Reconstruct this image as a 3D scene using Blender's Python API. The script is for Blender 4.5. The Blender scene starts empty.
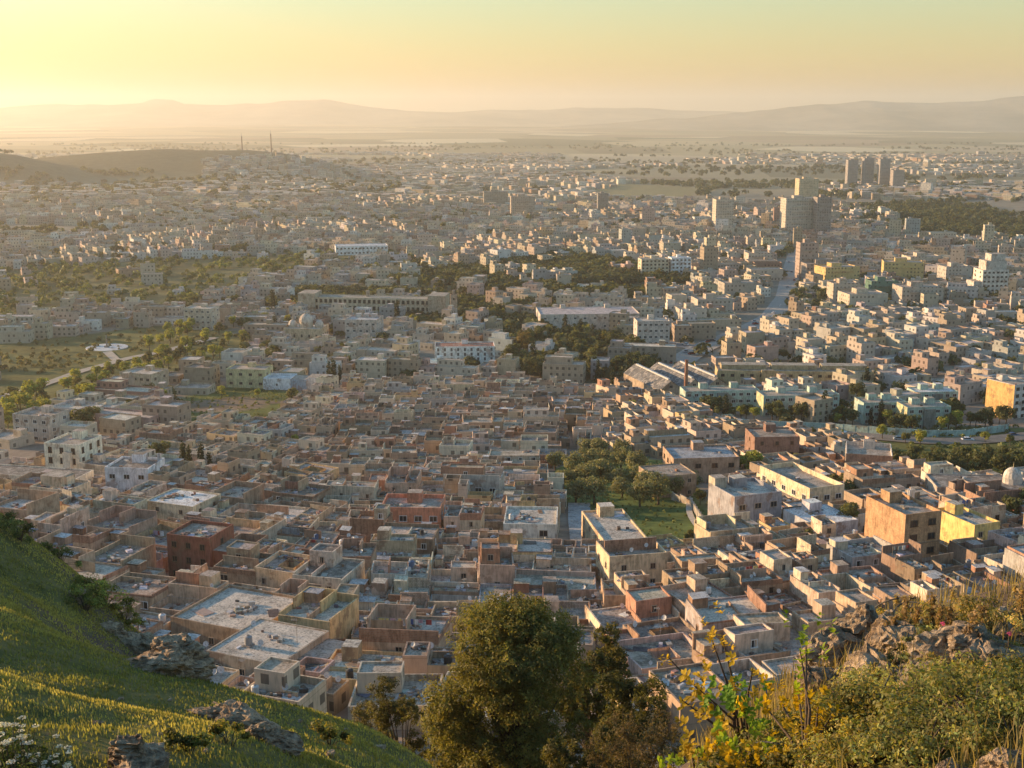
import bpy, math, random
import numpy as np
R = math.radians
rnd = random.Random(11)
nrs = np.random.RandomState(7)
S = bpy.context.scene
COL = S.collection
for _c in ():
    pass

# ------------------------------------------------------------------ camera model
F, PITCH = 1300.0, R(12.15)
CP, SP = math.cos(PITCH), math.sin(PITCH)
SUN_AZ, SUN_EL = R(-69), R(10)          # azimuth from +Y towards +X, elevation

def ray(px, py):
    u, v = (px - 512) / F, (384 - py) / F
    return (u, CP + v * SP, -SP + v * CP)

def proj(x, y, z):
    dep = y * CP - z * SP
    up = y * SP + z * CP
    return 512 + F * x / dep, 384 - F * up / dep, F / dep

# ------------------------------------------------------------------ noise
_tab = np.random.RandomState(3).rand(256, 256)

def vnoise(x, y):
    x = np.asarray(x, float); y = np.asarray(y, float)
    xi = np.floor(x).astype(int); yi = np.floor(y).astype(int)
    fx = x - xi; fy = y - yi
    fx = fx * fx * (3 - 2 * fx); fy = fy * fy * (3 - 2 * fy)
    a = _tab[xi & 255, yi & 255]; b = _tab[(xi + 1) & 255, yi & 255]
    c = _tab[xi & 255, (yi + 1) & 255]; d = _tab[(xi + 1) & 255, (yi + 1) & 255]
    return (a * (1 - fx) + b * fx) * (1 - fy) + (c * (1 - fx) + d * fx) * fy - 0.5

def fbm(x, y, o=4):
    s = 0.0; a = 1.0
    for k in range(o):
        s = s + a * vnoise(x * 2 ** k + 17.3 * k, y * 2 ** k - 9.1 * k); a *= 0.5
    return s

def smooth(e0, e1, x):
    t = np.clip((x - e0) / (e1 - e0), 0, 1)
    return t * t * (3 - 2 * t)

# ------------------------------------------------------------------ terrain
PY = [0, 100, 150, 200, 275, 400, 590, 800, 1000, 1500, 2000, 3000, 6000, 12000, 30000, 60000]
PZ = [-62, -70, -76, -83, -93, -112, -130, -137, -142, -152, -160, -175, -215, -265, -340, -420]

def pix_pt(px, py, y):
    d = ray(px, py); s = y / d[1]
    return (d[0] * s, y, d[2] * s)

# hillside control points: pixel + forward distance
CTRL = [pix_pt(*a) for a in [
    # the spur on the left
    (222, 712, 63), (262, 735, 66), (1024, 628, 11.8), (950, 640, 11.6), (880, 655, 11.4), (835, 685, 11.0), (1100, 615, 12),
    (-60, 470, 60), (0, 512, 60), (60, 556, 62), (108, 600, 62), (150, 640, 60), (178, 668, 57),
    (0, 585, 43), (60, 630, 43), (120, 676, 42), (-60, 600, 34), (0, 690, 23), (60, 720, 24), (0, 768, 14.5), (120, 768, 17),
    (205, 735, 26), (200, 697, 36), (300, 704, 35), (355, 716, 35), (300, 768, 23), (405, 752, 32), (450, 790, 30), (370, 790, 25),
    # the rocky mound on the right
    (1100, 604, 15), (1024, 612, 14.5), (950, 620, 14), (880, 628, 13.4), (842, 655, 12.5), (795, 703, 11.3), (740, 752, 10.2),
    (950, 705, 9.5), (1024, 700, 9.5), (950, 768, 6.6), (1040, 768, 6.2), (850, 772, 7.6), (770, 790, 8.2), (1100, 700, 9)]]
CTRL += [(0, 0, -1.75), (-3, -4, -0.6), (4, -4, -0.9), (0, -14, 2.5), (-14, -12, 3.5), (14, -12, 3), (0, 4, -3.2), (-6, 5, -3.0),
         (0, 10, -8.2), (-6, 16, -10.6), (1, 20, -14.5), (3, 40, -26.5), (0, 60, -36.5), (-4, 76, -43.5), (4, 76, -44), (0, 100, -57), (0, 125, -70), (12, 76, -45),
         (9, 22, -15.5), (16, 26, -17.5), (5, 17, -12.5), (22, 60, -38), (30, 90, -56), (40, 125, -71), (28, 20, -9), (40, 40, -24), (60, 15, -4), (60, 60, -38),
         (-13, 66, -33), (-22, 74, -36), (-33, 78, -36), (-15, 76, -42), (-20, 95, -56), (-40, 100, -56), (-30, 125, -70), (-60, 125, -68), (-10, 56, -31),
         (-9, 47, -28), (-45, 66, -23), (-70, 60, -22), (-55, 88, -40), (-80, 95, -38), (-26, 22, -9), (-28, 34, -14.6), (-42, 38, -18), (-60, 30, -17), (-40, 5, -3), (-90, 60, -22), (-31, 55, -20.5), (-37, 60, -22),  # unseen ground left of view, shaped low to let sun onto the spur
         (-90, 20, -13), (-110, 125, -62), (110, 125, -70), (110, 60, -34), (110, 0, 2), (-110, -30, 18), (0, -40, 8), (110, -40, 8), (-120, 60, -14)]
CTRL = np.array(CTRL)

def _tps(r2):
    return 0.5 * r2 * np.log(r2 + 1e-9)

def _tps_fit(P, z, lam):
    n = len(P)
    K = _tps(((P[:, None] - P[None]) ** 2).sum(-1)) + lam * np.eye(n)
    A = np.zeros((n + 3, n + 3)); A[:n, :n] = K; A[:n, n] = 1; A[:n, n + 1:] = P; A[n, :n] = 1; A[n + 1:, :n] = P.T
    return np.linalg.solve(A, np.concatenate([z, np.zeros(3)]))

_TW = _tps_fit(CTRL[:, :2] / 50, CTRL[:, 2], 0.0004)

def tps(x, y):
    sh = np.broadcast(x, y).shape
    X = (np.broadcast_to(x, sh).ravel() / 50); Y = (np.broadcast_to(y, sh).ravel() / 50)
    out = np.empty(X.shape); n = len(CTRL); Pc = CTRL[:, :2] / 50
    for i in range(0, len(X), 40000):
        a = X[i:i + 40000]; b = Y[i:i + 40000]
        K = _tps((a[:, None] - Pc[:, 0]) ** 2 + (b[:, None] - Pc[:, 1]) ** 2)
        out[i:i + 40000] = K @ _TW[:n] + _TW[n] + _TW[n + 1] * a + _TW[n + 2] * b
    return out.reshape(sh)

# low hills behind the city: crest given as pixel columns, at distance D
HILLS = [(2900, 260, [(-300, 168), (-90, 150), (0, 152), (25, 158), (60, 166), (95, 176), (140, 190)]),
         (3350, 360, [(-40, 172), (30, 160), (60, 156), (110, 152), (170, 149), (205, 151), (250, 150), (300, 156), (330, 166), (360, 180)]),
         (4300, 420, [(300, 175), (330, 168), (370, 162), (400, 161), (440, 165), (480, 175)])]

def T(x, y):
    x = np.asarray(x, float); y = np.asarray(y, float)
    b = np.interp(y, PY, PZ)
    b = b + 1.2 * fbm(x / 90, y / 90, 3) * smooth(120, 300, y) + smooth(900, 2600, y) * 7 * fbm(x / 700 + 5, y / 700, 3) + smooth(5000, 9000, y) * 28 * fbm(x / 3100, y / 3100, 3)
    out = b
    if np.any(y > 1900):
        dep = np.maximum(y, 1.0)
        for D, wd, pr in HILLS:
            px = 512 + F * x / (D * CP + 150 * SP)
            cy = np.interp(px, [p[0] for p in pr], [p[1] for p in pr])
            el = (np.arctan((384 - cy) / F) - PITCH)
            zc = D * np.tan(el)
            base = np.interp(D, PY, PZ)
            ends = smooth(pr[0][0], pr[0][0] + 40, px) * (1 - smooth(pr[-1][0] - 20, pr[-1][0], px))
            rough = 1 + 0.35 * fbm(x / 260, y / 260, 4) * (1 - np.exp(-((y - D) / 160) ** 2))
            h = np.maximum(zc - base, 0) * ends * np.exp(-((y - D) / wd) ** 2) * rough
            out = np.maximum(out, b + h)
    if np.any(y < 170):
        yy = np.minimum(y, 200)
        h = tps(np.clip(x, -130, 130), np.clip(yy, -40, 130))
        d = np.sqrt(x * x + y * y)
        h = h + (0.35 * fbm(x / 3.1, y / 3.1, 4) + 0.9 * fbm(x / 11, y / 11 + 3, 3)) * np.clip((d - 2) / 25, 0.12, 1) + 0.10 * fbm(x / 0.8, y / 0.8, 3) * (smooth(3, 8, x))
        w = smooth(105, 150, y)
        out = h * (1 - w) + out * w
    return out

def t1(x, y):
    return float(T(np.array([x]), np.array([y]))[0])

_ys = np.concatenate([np.arange(120, 1000, 2.0), np.geomspace(1000, 30000, 900)])
_ysn = np.concatenate([np.arange(3, 130, 0.25)])

def at(px, py, near=False):
    """ground point seen at a pixel"""
    d = ray(px, py); ys = _ysn if near else _ys
    xs = d[0] / d[1] * ys; zr = d[2] / d[1] * ys
    g = T(xs, ys) - zr
    k = int(np.argmax(g >= 0)) if np.any(g >= 0) else len(ys) - 1
    if k > 0 and g[k] != g[k - 1]:
        t = -g[k - 1] / (g[k] - g[k - 1]); t = min(max(t, 0), 1)
        y = ys[k - 1] + t * (ys[k] - ys[k - 1])
    else:
        y = ys[k]
    x = d[0] / d[1] * y
    return (x, y, t1(x, y))

def in_poly(px, py, poly):
    px = np.asarray(px, float); py = np.asarray(py, float)
    r = np.zeros(px.shape, bool); n = len(poly)
    for i in range(n):
        x0, y0 = poly[i]; x1, y1 = poly[i - 1]
        if y0 == y1: continue
        c = ((y0 > py) != (y1 > py)) & (px < (x1 - x0) * (py - y0) / (y1 - y0) + x0)
        r ^= c
    return r

# ------------------------------------------------------------------ materials
MATS = {}

class NT:
    def __init__(s, name):
        s.m = bpy.data.materials.new(name); s.m.use_nodes = True
        s.t = s.m.node_tree; s.t.nodes.clear()
        s.out = s.n('ShaderNodeOutputMaterial')
        MATS[name] = s.m
    def n(s, typ, **k):
        nd = s.t.nodes.new(typ)
        for a, b in k.items(): setattr(nd, a, b)
        return nd
    def l(s, a, b): s.t.links.new(a, b)
    def val(s, sock, v):
        if hasattr(v, 'links') or isinstance(v, bpy.types.NodeSocket): s.l(v, sock)
        else: sock.default_value = v
    def math(s, op, a, b=0.0, c=None):
        nd = s.n('ShaderNodeMath', operation=op); s.val(nd.inputs[0], a); s.val(nd.inputs[1], b)
        if c is not None: s.val(nd.inputs[2], c)
        return nd.outputs[0]
    def mix(s, fac, a, b, typ='MIX'):
        nd = s.n('ShaderNodeMix', data_type='RGBA', blend_type=typ)
        s.val(nd.inputs[0], fac); s.val(nd.inputs[6], a); s.val(nd.inputs[7], b)
        return nd.outputs[2]
    def noise(s, vec, scale, detail=4, rough=0.6, out=0):
        nd = s.n('ShaderNodeTexNoise'); s.val(nd.inputs['Scale'], scale); nd.inputs['Detail'].default_value = detail; nd.inputs['Roughness'].default_value = rough
        s.l(vec, nd.inputs['Vector']); return nd.outputs[out]
    def ramp(s, v, pts):
        nd = s.n('ShaderNodeValToRGB'); e = nd.color_ramp.elements
        while len(e) < len(pts): e.new(0.5)
        for q, (p, c) in zip(e, pts):
            q.position = p; q.color = (c[0], c[1], c[2], 1) if hasattr(c, '__len__') else (c, c, c, 1)
        s.l(v, nd.inputs[0]); return nd.outputs[0]
    def pos(s): return s.n('ShaderNodeNewGeometry').outputs['Position']
    def att(s, name='col'): return s.n('ShaderNodeAttribute', attribute_name=name).outputs['Color']
    def scale3(s, vec, sc):
        nd = s.n('ShaderNodeMapping'); nd.inputs['Scale'].default_value = sc; s.l(vec, nd.inputs['Vector']); return nd.outputs[0]
    def bsdf(s, col, rough=0.9, bump=None, bstr=0.4, bdist=0.05, spec=0.2, metal=0.0):
        p = s.n('ShaderNodeBsdfPrincipled'); s.val(p.inputs['Base Color'], col); s.val(p.inputs['Roughness'], rough)
        p.inputs['Specular IOR Level'].default_value = spec; p.inputs['Metallic'].default_value = metal
        if bump is not None:
            b = s.n('ShaderNodeBump'); b.inputs['Strength'].default_value = bstr; b.inputs['Distance'].default_value = bdist
            s.l(bump, b.inputs['Height']); s.l(b.outputs[0], p.inputs['Normal'])
        s.l(p.outputs[0], s.out.inputs['Surface']); return p

def stained(t, base, pos, lo=0.62, hi=1.2, sc=0.5):
    """weathering of a wall or roof: blotches and fine grain"""
    a = t.noise(pos, sc, 5, 0.65); b = t.noise(t.scale3(pos, (2.2, 2.2, 0.35)), 1.3, 4, 0.6)
    k = t.math('MULTIPLY', t.math('ADD', a, b), 0.5)
    v = t.ramp(k, [(0.40, lo), (0.5, (lo + hi) / 2 + .04), (0.60, hi)])
    return t.mix(1.0, base, v, 'MULTIPLY')

def build_mats():
    t = NT('plaster'); p = t.pos()
    c = stained(t, t.att(), p)
    patch = t.ramp(t.noise(p, 0.23, 6, 0.7), [(0.55, 0.0), (0.60, 1.0)])
    c = t.mix(t.math('MULTIPLY', patch, 0.62), c, (0.24, 0.145, 0.095, 1))
    t.bsdf(c, 0.93, t.noise(p, 9, 4), 0.5, 0.04, 0.12)

    t = NT('brick'); p = t.pos(); uv = t.n('ShaderNodeUVMap').outputs[0]
    b = t.n('ShaderNodeTexBrick'); t.l(uv, b.inputs['Vector']); b.inputs['Scale'].default_value = 1.0
    b.inputs['Brick Width'].default_value = 0.42; b.inputs['Row Height'].default_value = 0.26; b.inputs['Mortar Size'].default_value = 0.022
    col = t.att(); t.l(col, b.inputs['Color1']); t.l(t.mix(1, col, (0.78, 0.74, 0.72, 1), 'MULTIPLY'), b.inputs['Color2']); b.inputs['Mortar'].default_value = (0.30, 0.25, 0.2, 1)
    t.bsdf(stained(t, b.outputs[0], p), 0.95, b.outputs[1], -0.4, 0.02, 0.1)

    t = NT('roof'); p = t.pos()
    c = stained(t, t.att(), p, 0.48, 1.3, 0.30)
    w = t.ramp(t.noise(p, 0.55, 7, 0.72), [(0.51, 0.0), (0.57, 1.0)])
    c = t.mix(t.math('MULTIPLY', w, 0.5), c, (0.56, 0.49, 0.41, 1))
    d = t.ramp(t.noise(t.scale3(p, (1, 1, 1)), 1.7, 6, 0.7), [(0.54, 0.0), (0.60, 1.0)])
    c = t.mix(t.math('MULTIPLY', d, 0.62), c, (0.10, 0.09, 0.08, 1))
    t.bsdf(c, 0.85, t.noise(p, 4, 5), 0.5, 0.05, 0.2)

    t = NT('facade'); p = t.pos(); uv = t.n('ShaderNodeUVMap').outputs[0]
    sx = t.n('ShaderNodeSeparateXYZ'); t.l(uv, sx.inputs[0])
    U = t.math('DIVIDE', sx.outputs[0], 2.9); V = t.math('DIVIDE', sx.outputs[1], 3.0)
    fu = t.math('FRACT', U); fv = t.math('FRACT', V)
    cb = t.n('ShaderNodeCombineXYZ'); t.l(t.math('FLOOR', U), cb.inputs[0]); t.l(t.math('FLOOR', V), cb.inputs[1])
    wn = t.n('ShaderNodeTexWhiteNoise', noise_dimensions='2D'); t.l(cb.outputs[0], wn.inputs['Vector'])
    mu = t.math('LESS_THAN', t.math('ABSOLUTE', t.math('SUBTRACT', fu, 0.5)), t.math('MULTIPLY_ADD', wn.outputs[0], 0.12, 0.13))
    mv = t.math('LESS_THAN', t.math('ABSOLUTE', t.math('SUBTRACT', fv, 0.55)), 0.22)
    msk = t.math('MULTIPLY', t.math('MULTIPLY', mu, mv), t.math('GREATER_THAN', wn.outputs[0], 0.30))
    c = stained(t, t.att(), p, 0.8, 1.12, 0.25)
    ln = t.math('LESS_THAN', fv, 0.05)
    c = t.mix(t.math('MULTIPLY', ln, 0.25), c, (0.1, 0.08, 0.06, 1))
    c = t.mix(t.math('MULTIPLY', msk, 0.72), c, (0.035, 0.033, 0.035, 1))
    t.bsdf(c, 0.9, spec=0.1)

    t = NT('paint'); p = t.pos()
    t.bsdf(stained(t, t.att(), p, 0.85, 1.08, 0.8), 0.6, spec=0.35)
    t = NT('metal_sheet'); p = t.pos()
    t.bsdf(stained(t, t.att(), p, 0.65, 1.1, 0.9), 0.5, spec=0.4, metal=0.35)
    t = NT('pane'); t.bsdf((0.03, 0.032, 0.036, 1), 0.15, spec=0.5)

    def leaf(name, trans, var=0.35):
        t = NT(name); p = t.pos()
        n = t.noise(p, 1.7, 3)
        c = t.mix(1.0, t.att(), t.ramp(n, [(0.3, 1 - var), (0.7, 1 + var)]), 'MULTIPLY')
        d = t.n('ShaderNodeBsdfPrincipled'); t.l(c, d.inputs['Base Color']); d.inputs['Roughness'].default_value = 0.6; d.inputs['Specular IOR Level'].default_value = 0.18
        tr = t.n('ShaderNodeBsdfTranslucent'); t.l(t.mix(1.0, c, (1.35, 1.3, 0.6, 1), 'MULTIPLY'), tr.inputs[0])
        mx = t.n('ShaderNodeMixShader'); mx.inputs[0].default_value = trans
        t.l(d.outputs[0], mx.inputs[1]); t.l(tr.outputs[0], mx.inputs[2]); t.l(mx.outputs[0], t.out.inputs['Surface'])
    leaf('leaf', 0.4); leaf('blade', 0.45, 0.25)

    t = NT('bark'); p = t.pos()
    t.bsdf(t.mix(t.noise(t.scale3(p, (6, 6, 1)), 2, 4), (0.05, 0.035, 0.025, 1), (0.16, 0.12, 0.085, 1)), 0.95, t.noise(p, 12, 4), 0.6, 0.03, 0.1)

    t = NT('rock'); p = t.pos()
    n = t.noise(p, 1.6, 8, 0.65); n2 = t.noise(p, 7, 6, 0.7)
    c = t.ramp(n, [(0.3, (0.24, 0.165, 0.105)), (0.5, (0.48, 0.36, 0.235)), (0.7, (0.70, 0.56, 0.39))])
    c = t.mix(t.math('MULTIPLY', t.ramp(n2, [(0.52, 0.0), (0.62, 1.0)]), 0.55), c, (0.085, 0.075, 0.06, 1))
    c = t.mix(t.math('MULTIPLY', t.ramp(t.noise(p, 3.3, 5), [(0.6, 0.0), (0.68, 1.0)]), 0.5), c, (0.36, 0.22, 0.07, 1))
    crk = t.ramp(t.noise(t.scale3(p, (1, 1, 2.6)), 5.5, 7, 0.72), [(0.36, 0.45), (0.5, 1.0)])
    c = t.mix(1.0, c, crk, 'MULTIPLY')
    t.bsdf(c, 0.95, t.math('ADD', t.math('ADD', n2, t.math('MULTIPLY', n, 1.5)), t.math('MULTIPLY', crk, 0.3)), 0.9, 0.16, 0.12)

    t = NT('slope'); p = t.pos()
    a = t.att('cover'); sp = t.n('ShaderNodeSeparateColor'); t.l(a, sp.inputs[0])
    g = t.ramp(t.noise(p, 1.1, 6, 0.7), [(0.3, (0.10, 0.11, 0.035)), (0.5, (0.20, 0.19, 0.065)), (0.7, (0.32, 0.26, 0.105))])
    e = t.ramp(t.noise(p, 1.9, 6, 0.7), [(0.3, (0.10, 0.072, 0.05)), (0.6, (0.22, 0.165, 0.12)), (0.75, (0.34, 0.27, 0.20))])
    k = t.math('ADD', sp.outputs[0], t.math('MULTIPLY', t.math('SUBTRACT', t.noise(p, 2.7, 6, 0.7), 0.5), 1.6))
    c = t.mix(t.ramp(k, [(0.42, 0.0), (0.58, 1.0)]), g, e)
    t.bsdf(c, 0.96, t.math('ADD', t.noise(p, 3.0, 8, 0.75), t.noise(p, 11, 5, 0.7)), 0.8, 0.2, 0.08)

    t = NT('land'); p = t.pos()
    base = t.att('col')
    n = t.ramp(t.math('MULTIPLY', t.math('ADD', t.noise(p, 0.05, 6, 0.65), t.noise(p, 0.4, 5, 0.65)), 0.5), [(0.3, 0.62), (0.5, 1.0), (0.7, 1.35)])
    c = t.mix(1.0, base, n, 'MULTIPLY')
    vo = t.n('ShaderNodeTexVoronoi'); vo.inputs['Scale'].default_value = 1.0
    t.l(t.scale3(t.mix(0.0006, p, t.noise(p, 0.002, 3, 0.5, 1)), (0.00125, 0.00115, 0.0)), vo.inputs['Vector'])
    fc = t.ramp(vo.outputs['Color'], [(0.15, (0.13, 0.13, 0.06)), (0.35, (0.48, 0.40, 0.23)), (0.5, (0.18, 0.16, 0.08)), (0.65, (0.32, 0.23, 0.14)), (0.8, (0.66, 0.56, 0.36))])
    al = t.n('ShaderNodeAttribute', attribute_name='farm').outputs['Fac']
    c = t.mix(t.math('MULTIPLY', al, 0.9), c, fc)
    t.bsdf(c, 0.97, spec=0.05)

    t = NT('asphalt'); p = t.pos()
    t.bsdf(stained(t, t.att(), p, 0.8, 1.2, 0.4), 0.9, t.noise(p, 6, 4), 0.3, 0.02, 0.2)
    t = NT('mountain'); p = t.pos()
    t.bsdf(t.ramp(t.noise(p, 0.0012, 7, 0.65), [(0.35, (0.16, 0.15, 0.11)), (0.5, (0.30, 0.26, 0.19)), (0.65, (0.44, 0.38, 0.28))]), 0.97, t.noise(p, 0.004, 6), 0.5, 60, 0.05)
build_mats()

# ------------------------------------------------------------------ geometry collector
class Geo:
    def __init__(s):
        s.v = []; s.f = []; s.c = []; s.m = []; s.uv = []; s.x = (0, 0, 0, 1.0, 0.0)
    def at(s, x, y, z, ang):
        s.x = (x, y, z, math.cos(ang), math.sin(ang)); return s
    def face(s, pts, col, m='plaster', uv=None):
        X, Y, Z, c, n = s.x; k = len(s.v)
        for (a, b, h) in pts: s.v.append((X + a * c - b * n, Y + a * n + b * c, Z + h))
        s.f.append(tuple(range(k, k + len(pts)))); s.c.append(col); s.m.append(m)
        s.uv.append(uv or [(p[0], p[1]) for p in pts])
    def wall(s, a, b, z0, z1, col, m, u0=0.0):
        """vertical quad from a to b (2-D), outside to the right of a->b"""
        L = math.hypot(b[0] - a[0], b[1] - a[1])
        s.face([(a[0], a[1], z0), (b[0], b[1], z0), (b[0], b[1], z1), (a[0], a[1], z1)], col, m, [(u0, z0), (u0 + L, z0), (u0 + L, z1), (u0, z1)])
    def ringwalls(s, x0, x1, y0, y1, z0, z1, col, m, u0=0.0):
        P = [(x0, y0), (x1, y0), (x1, y1), (x0, y1)]
        for i in range(4): s.wall(P[i], P[(i + 1) % 4], z0, z1, col, m, u0 + 7.3 * i)
    def box(s, x0, x1, y0, y1, z0, z1, col, m='plaster', topcol=None, topm=None, bottom=False, u0=0.0):
        s.ringwalls(x0, x1, y0, y1, z0, z1, col, m, u0)
        s.face([(x0, y0, z1), (x1, y0, z1), (x1, y1, z1), (x0, y1, z1)], topcol or col, topm or m)
        if bottom: s.face([(x0, y1, z0), (x1, y1, z0), (x1, y0, z0), (x0, y0, z0)], col, m)
    def shell(s, x0, x1, y0, y1, z0, H, par, col, m, t=0.25, u0=0.0):
        """outer walls with a parapet standing PAR above the roof level H"""
        s.ringwalls(x0, x1, y0, y1, z0, H + par, col, m, u0)
        a, b, c, d = x0 + t, x1 - t, y0 + t, y1 - t
        O = [(x0, y0), (x1, y0), (x1, y1), (x0, y1)]; I = [(a, c), (b, c), (b, d), (a, d)]; z = H + par
        m2 = 'plaster' if m == 'facade' else m
        for i in range(4):
            j = (i + 1) % 4
            s.face([(*O[i], z), (*O[j], z), (*I[j], z), (*I[i], z)], col, m2)
            s.wall(I[j], I[i], H, z, col, m2)
    def ragged(s, x0, x1, y0, y1, z0, H, par, col, m, r, t=0.25):
        """outer walls whose four parapets differ in height"""
        s.ringwalls(x0, x1, y0, y1, z0, H, col, m)
        P = [max(.12, par * r.choice([.3, .6, 1, 1, 1.5, 2.2])) for _ in range(4)]; m = r.choice([m, m, m, 'brick'])
        c2 = col if m != 'brick' else jit((0.36, 0.20, 0.13), .15, r)
        s.box(x0, x1, y0, y0 + t, H, H + P[0], c2, m); s.box(x0, x1, y1 - t, y1, H, H + P[1], col, m)
        s.box(x0, x0 + t, y0 + t + .003, y1 - t - .003, H, H + P[2], col, m); s.box(x1 - t, x1, y0 + t + .003, y1 - t - .003, H, H + P[3], c2, m)
    def skew(s, k, l):
        s.v = [(x + k * y, y + l * x, z) for x, y, z in s.v]
    def flat(s, x0, x1, y0, y1, z, col, m='roof'):
        s.face([(x0, y0, z), (x1, y0, z), (x1, y1, z), (x0, y1, z)], col, m)
    def cyl(s, x, y, z0, z1, r0, r1, col, m='paint', n=8, cap=True):
        P = [(math.cos(2 * math.pi * i / n), math.sin(2 * math.pi * i / n)) for i in range(n)]
        for i in range(n):
            a, b = P[i], P[(i + 1) % n]
            s.face([(x + a[0] * r0, y + a[1] * r0, z0), (x + b[0] * r0, y + b[1] * r0, z0), (x + b[0] * r1, y + b[1] * r1, z1), (x + a[0] * r1, y + a[1] * r1, z1)], col, m)
        if cap and r1 > 0: s.face([(x + a[0] * r1, y + a[1] * r1, z1) for a in P], col, m)
    def merge(s, g, x, y, z, ang):
        c, n = math.cos(ang), math.sin(ang); k = len(s.v)
        s.v += [(x + a * c - b * n, y + a * n + b * c, z + h) for a, b, h in g.v]
        s.f += [tuple(i + k for i in f) for f in g.f]; s.c += g.c; s.m += g.m; s.uv += g.uv
    def mesh(s, name):
        me = bpy.data.meshes.new(name); me.from_pydata(s.v, [], s.f); me.update()
        keys = list(dict.fromkeys(s.m))
        for k in keys: me.materials.append(MATS[k])
        idx = {k: i for i, k in enumerate(keys)}
        me.polygons.foreach_set('material_index', [idx[k] for k in s.m])
        ln = [len(f) for f in s.f]
        cols = np.repeat(np.array([(*c[:3], 1.0) for c in s.c]), ln, axis=0)
        at_ = me.attributes.new('col', 'FLOAT_COLOR', 'CORNER'); at_.data.foreach_set('color', cols.ravel())
        uv = me.uv_layers.new(name='UVMap'); uv.data.foreach_set('uv', np.array([p for q in s.uv for p in q], float).ravel())
        return me
    def obj(s, name, parent=None, loc=None, rz=0.0):
        o = bpy.data.objects.new(name, s.mesh(name)); COL.objects.link(o)
        if parent: o.parent = parent
        if loc: o.location = loc
        if rz: o.rotation_euler = (0, 0, rz)
        return o

def np_mesh(name, V, Q, col, mat, smooth_=False, colname='col', domain='POINT'):
    """big mesh from arrays; Q is (n,3) or (n,4)"""
    me = bpy.data.meshes.new(name); V = np.asarray(V, np.float32); Q = np.asarray(Q, np.int32); k = Q.shape[1]
    me.vertices.add(len(V)); me.vertices.foreach_set('co', V.ravel())
    me.loops.add(Q.size); me.loops.foreach_set('vertex_index', Q.ravel())
    me.polygons.add(len(Q)); me.polygons.foreach_set('loop_start', np.arange(0, Q.size, k, dtype=np.int32))
    try: me.polygons.foreach_set('loop_total', np.full(len(Q), k, np.int32))
    except Exception: pass
    if smooth_: me.polygons.foreach_set('use_smooth', np.ones(len(Q), bool))
    me.update(calc_edges=True); me.validate()
    if col is not None:
        a = me.attributes.new(colname, 'FLOAT_COLOR', domain); c = np.ones((len(col), 4), np.float32); c[:, :3] = col
        a.data.foreach_set('color', c.ravel())
    me.materials.append(MATS[mat])
    return me

def link(name, me, parent=None, loc=None, rz=0.0, sc=None):
    o = bpy.data.objects.new(name, me); COL.objects.link(o)
    if parent: o.parent = parent
    if loc is not None: o.location = loc
    if rz: o.rotation_euler = (0, 0, rz)
    if sc is not None: o.scale = sc if hasattr(sc, '__len__') else (sc, sc, sc)
    return o

def empty(name, loc, rz=0.0, sc=None):
    o = bpy.data.objects.new(name, None); COL.objects.link(o); o.location = loc; o.rotation_euler = (0, 0, rz)
    o.empty_display_size = 0.5
    if sc is not None: o.scale = sc if hasattr(sc, '__len__') else (sc, sc, sc)
    return o

def tag(o, label=None, cat=None, group=None, kind=None):
    if label: o['label'] = label
    if cat: o['category'] = cat
    if group: o['group'] = group
    if kind: o['kind'] = kind
    return o

def copy_tree(o, loc, rz, sc=None):
    r = o.copy(); COL.objects.link(r); r.location = loc; r.rotation_euler = (0, 0, rz)
    if sc is not None: r.scale = sc if hasattr(sc, '__len__') else (sc, sc, sc)
    for ch in list(o.children):
        c = ch.copy(); COL.objects.link(c); c.parent = r
        for g in list(ch.children):
            d = g.copy(); COL.objects.link(d); d.parent = c
    return r

LANDMARKS = []      # (px, py, phrase)
PENDING = []        # (object, description, noun, px, py)

def pend(o, desc, noun, cat, group, loc):
    px, py, _ = proj(*loc); o['category'] = cat; o['group'] = group
    PENDING.append((o, desc, noun, px, py))

ORD = ['', 'second', 'third', 'fourth', 'fifth', 'sixth', 'seventh', 'eighth', 'ninth', 'tenth', 'eleventh', 'twelfth', 'thirteenth', 'fourteenth', 'fifteenth', 'sixteenth', 'seventeenth', 'eighteenth', 'nineteenth', 'twentieth']

def finish_labels():
    cells = {}
    for o, desc, noun, px, py in PENDING:
        best = min(LANDMARKS, key=lambda L: (L[0] - px) ** 2 + ((L[1] - py) * 1.6) ** 2)
        dx, dy = px - best[0], (py - best[1]) * 1.6
        way = ('left of' if dx < 0 else 'right of') if abs(dx) > abs(dy) else ('behind' if dy < 0 else 'in front of')
        cells.setdefault((desc, noun, way, best[2]), []).append((dx * dx + dy * dy, o))
    for (desc, noun, way, lm), lst in cells.items():
        lst.sort(key=lambda q: q[0])
        for i, (_, o) in enumerate(lst):
            if len(lst) == 1: o['label'] = f'{desc} {way} the {lm}'
            else: o['label'] = f'{desc}, {(ORD[i] if i else "nearest") if i < len(ORD) else "one of the farthest"} {way} the {lm}'

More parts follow.
